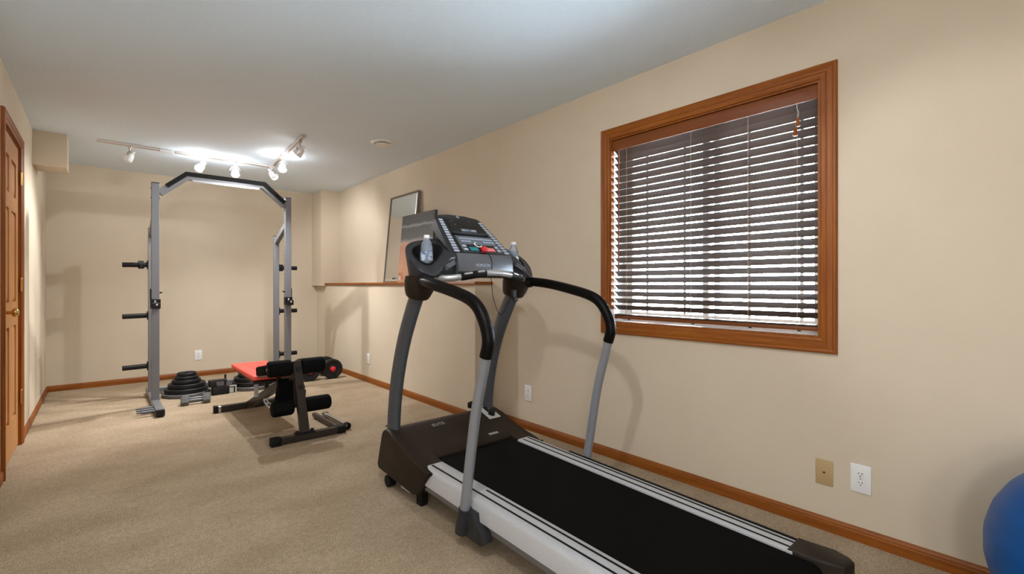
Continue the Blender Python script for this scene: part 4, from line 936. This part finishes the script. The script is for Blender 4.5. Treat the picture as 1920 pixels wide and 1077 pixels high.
# safety key, ring and cord
kc = PP(0.010, 0.028, 0.003); bm = B(); lathe(bm, [(0,0),(0.017,0),(0.021,0.006),(0.022,0.014),(0.018,0.022),(0.010,0.026),(0,0.027)], kc, PN, 24); sk = obj('safety_key', bm, M['redplastic'], tm, smooth=60)
ring = [PP(-0.010+0.022*math.cos(R(a)), 0.072+0.020*math.sin(R(a)), 0.012) for a in range(110, 340, 12)]
bm = B(); sweep(bm, ring, 0.0032, None, 8, PN); obj('key_ring', bm, M['white'], sk)
cord = catmull([PP(0.014,0.010,0.018), (TC+0.020,2.008,1.270), (TC+0.022,2.008,1.215), (TC+0.024,2.015,1.150), (TC+0.055,2.03,1.045), (TC+0.115,2.055,0.965), (TC+0.155,2.065,0.975), (TC+0.195,2.075,1.02), (TC+0.240,2.085,1.075)], 8)
bm = B(); sweep(bm, cord, 0.0019, None, 6, (1,0,0)); obj('safety_cord', bm, M['rubber'], sk)
bm = B(); box(bm, TC+0.232, TC+0.262, 2.070, 2.095, 1.055, 1.105, 0.004); box(bm, TC+0.240, TC+0.272, 2.066, 2.085, 1.035, 1.060, 0.003); obj('safety_clip', bm, M['black'], sk)
# pulse grip bar in front of the console
gb = catmull([(TC-0.300,2.085,1.172), (TC-0.270,2.030,1.166), (TC-0.200,1.985,1.172), (TC-0.090,1.955,1.190), (TC,1.950,1.196), (TC+0.090,1.955,1.190), (TC+0.200,1.985,1.172), (TC+0.270,2.030,1.166), (TC+0.300,2.085,1.172)], 8)
bm = B(); sweep(bm, gb, 0.0165, None, 18, (0,0,1)); gr = obj('pulse_grip_bar', bm, M['silverpaint'], tm, smooth=60)
for a0, a1 in ((16, 27), (42, 52)):
    bm = B(); sweep(bm, gb[a0:a1], 0.020, None, 18, (0,0,1)); g_ = obj('pulse_grip', bm, M['rubber'], gr, smooth=60)
    for b0, b1 in ((a0+1, (a0+a1)//2), ((a0+a1)//2+1, a1-1)):
        seg_ = [Vector(p)+Vector((0,-0.010,0.0105)) for p in gb[b0:b1]]
        bm = B(); sweep(bm, seg_, 0.0085, None, 10, (0,0,1)); obj('pulse_sensor', bm, M['silverpaint'], g_, smooth=60)

# ================================================================== WATER BOTTLES
def bottle(label, c, m_label):
    c = Vector(c); t = thing('water_bottle', label, 'water bottle', c, 'water bottles in the treadmill cup holders')
    prof = [(0,0.002),(0.026,0),(0.0305,0.004),(0.032,0.012),(0.0315,0.055),(0.0325,0.060),(0.0325,0.115),(0.0315,0.120),(0.032,0.128),(0.0295,0.145),(0.022,0.165),(0.0145,0.178),(0.0125,0.184),(0.0125,0.190)]
    bm = B(); lathe(bm, prof, c, (0,0,1), 28); obj('bottle_body', bm, M['pet'], t, smooth=60)
    bm = B(); lathe(bm, [(0,0.003)]+[(r*0.95,h) for r, h in prof[2:10]]+[(0,0.146)], c, (0,0,1), 24); obj('water', bm, M['water'], t, smooth=60)
    bm = B(); lathe(bm, [(0.0328,0.066),(0.0334,0.066),(0.0334,0.112),(0.0328,0.112)], c, (0,0,1), 28); obj('bottle_label', bm, m_label, t, smooth=60)
    bm = B(); lathe(bm, [(0.0130,0.184),(0.0150,0.184),(0.0150,0.199),(0.0135,0.201),(0,0.201)], c, (0,0,1), 24); obj('bottle_cap', bm, M['cap'], t)
bottle('clear water bottle with a blue label in the cup holder towards the room', (TC-0.303,2.148,1.192), M['bluelabel'])
bottle('clear water bottle with a green label in the cup holder towards the window wall', (TC+0.303,2.148,1.192), M['greenlabel'])

# ================================================================== EXERCISE BALL
bc = Vector((2.15,-0.185,0)); t = thing('exercise_ball', 'large glossy blue exercise ball on the carpet beside the wall', 'exercise ball', bc)
rb = 0.325; bm = B(); prof = []
for k in range(81):
    a = math.pi*k/80; rr = rb*(1+0.0022*math.cos(26*a)*(1 if 0.5 < a < 2.64 else 0)); prof.append((max(rr*math.sin(a),0), rb-rr*math.cos(a)*0.985-0.003))
prof[0] = (0, prof[0][1]); prof[-1] = (0, prof[-1][1])
lathe(bm, prof, bc, (0,0,1), 64); obj('ball', bm, M['ball'], t, smooth=60)
bm = B(); lathe(bm, [(0,0),(0.008,0),(0.010,0.003),(0.007,0.006),(0,0.006)], bc+Vector((0.10,-0.300,rb)), (0.32,-0.95,0), 14); obj('valve_plug', bm, M['cap'], t)
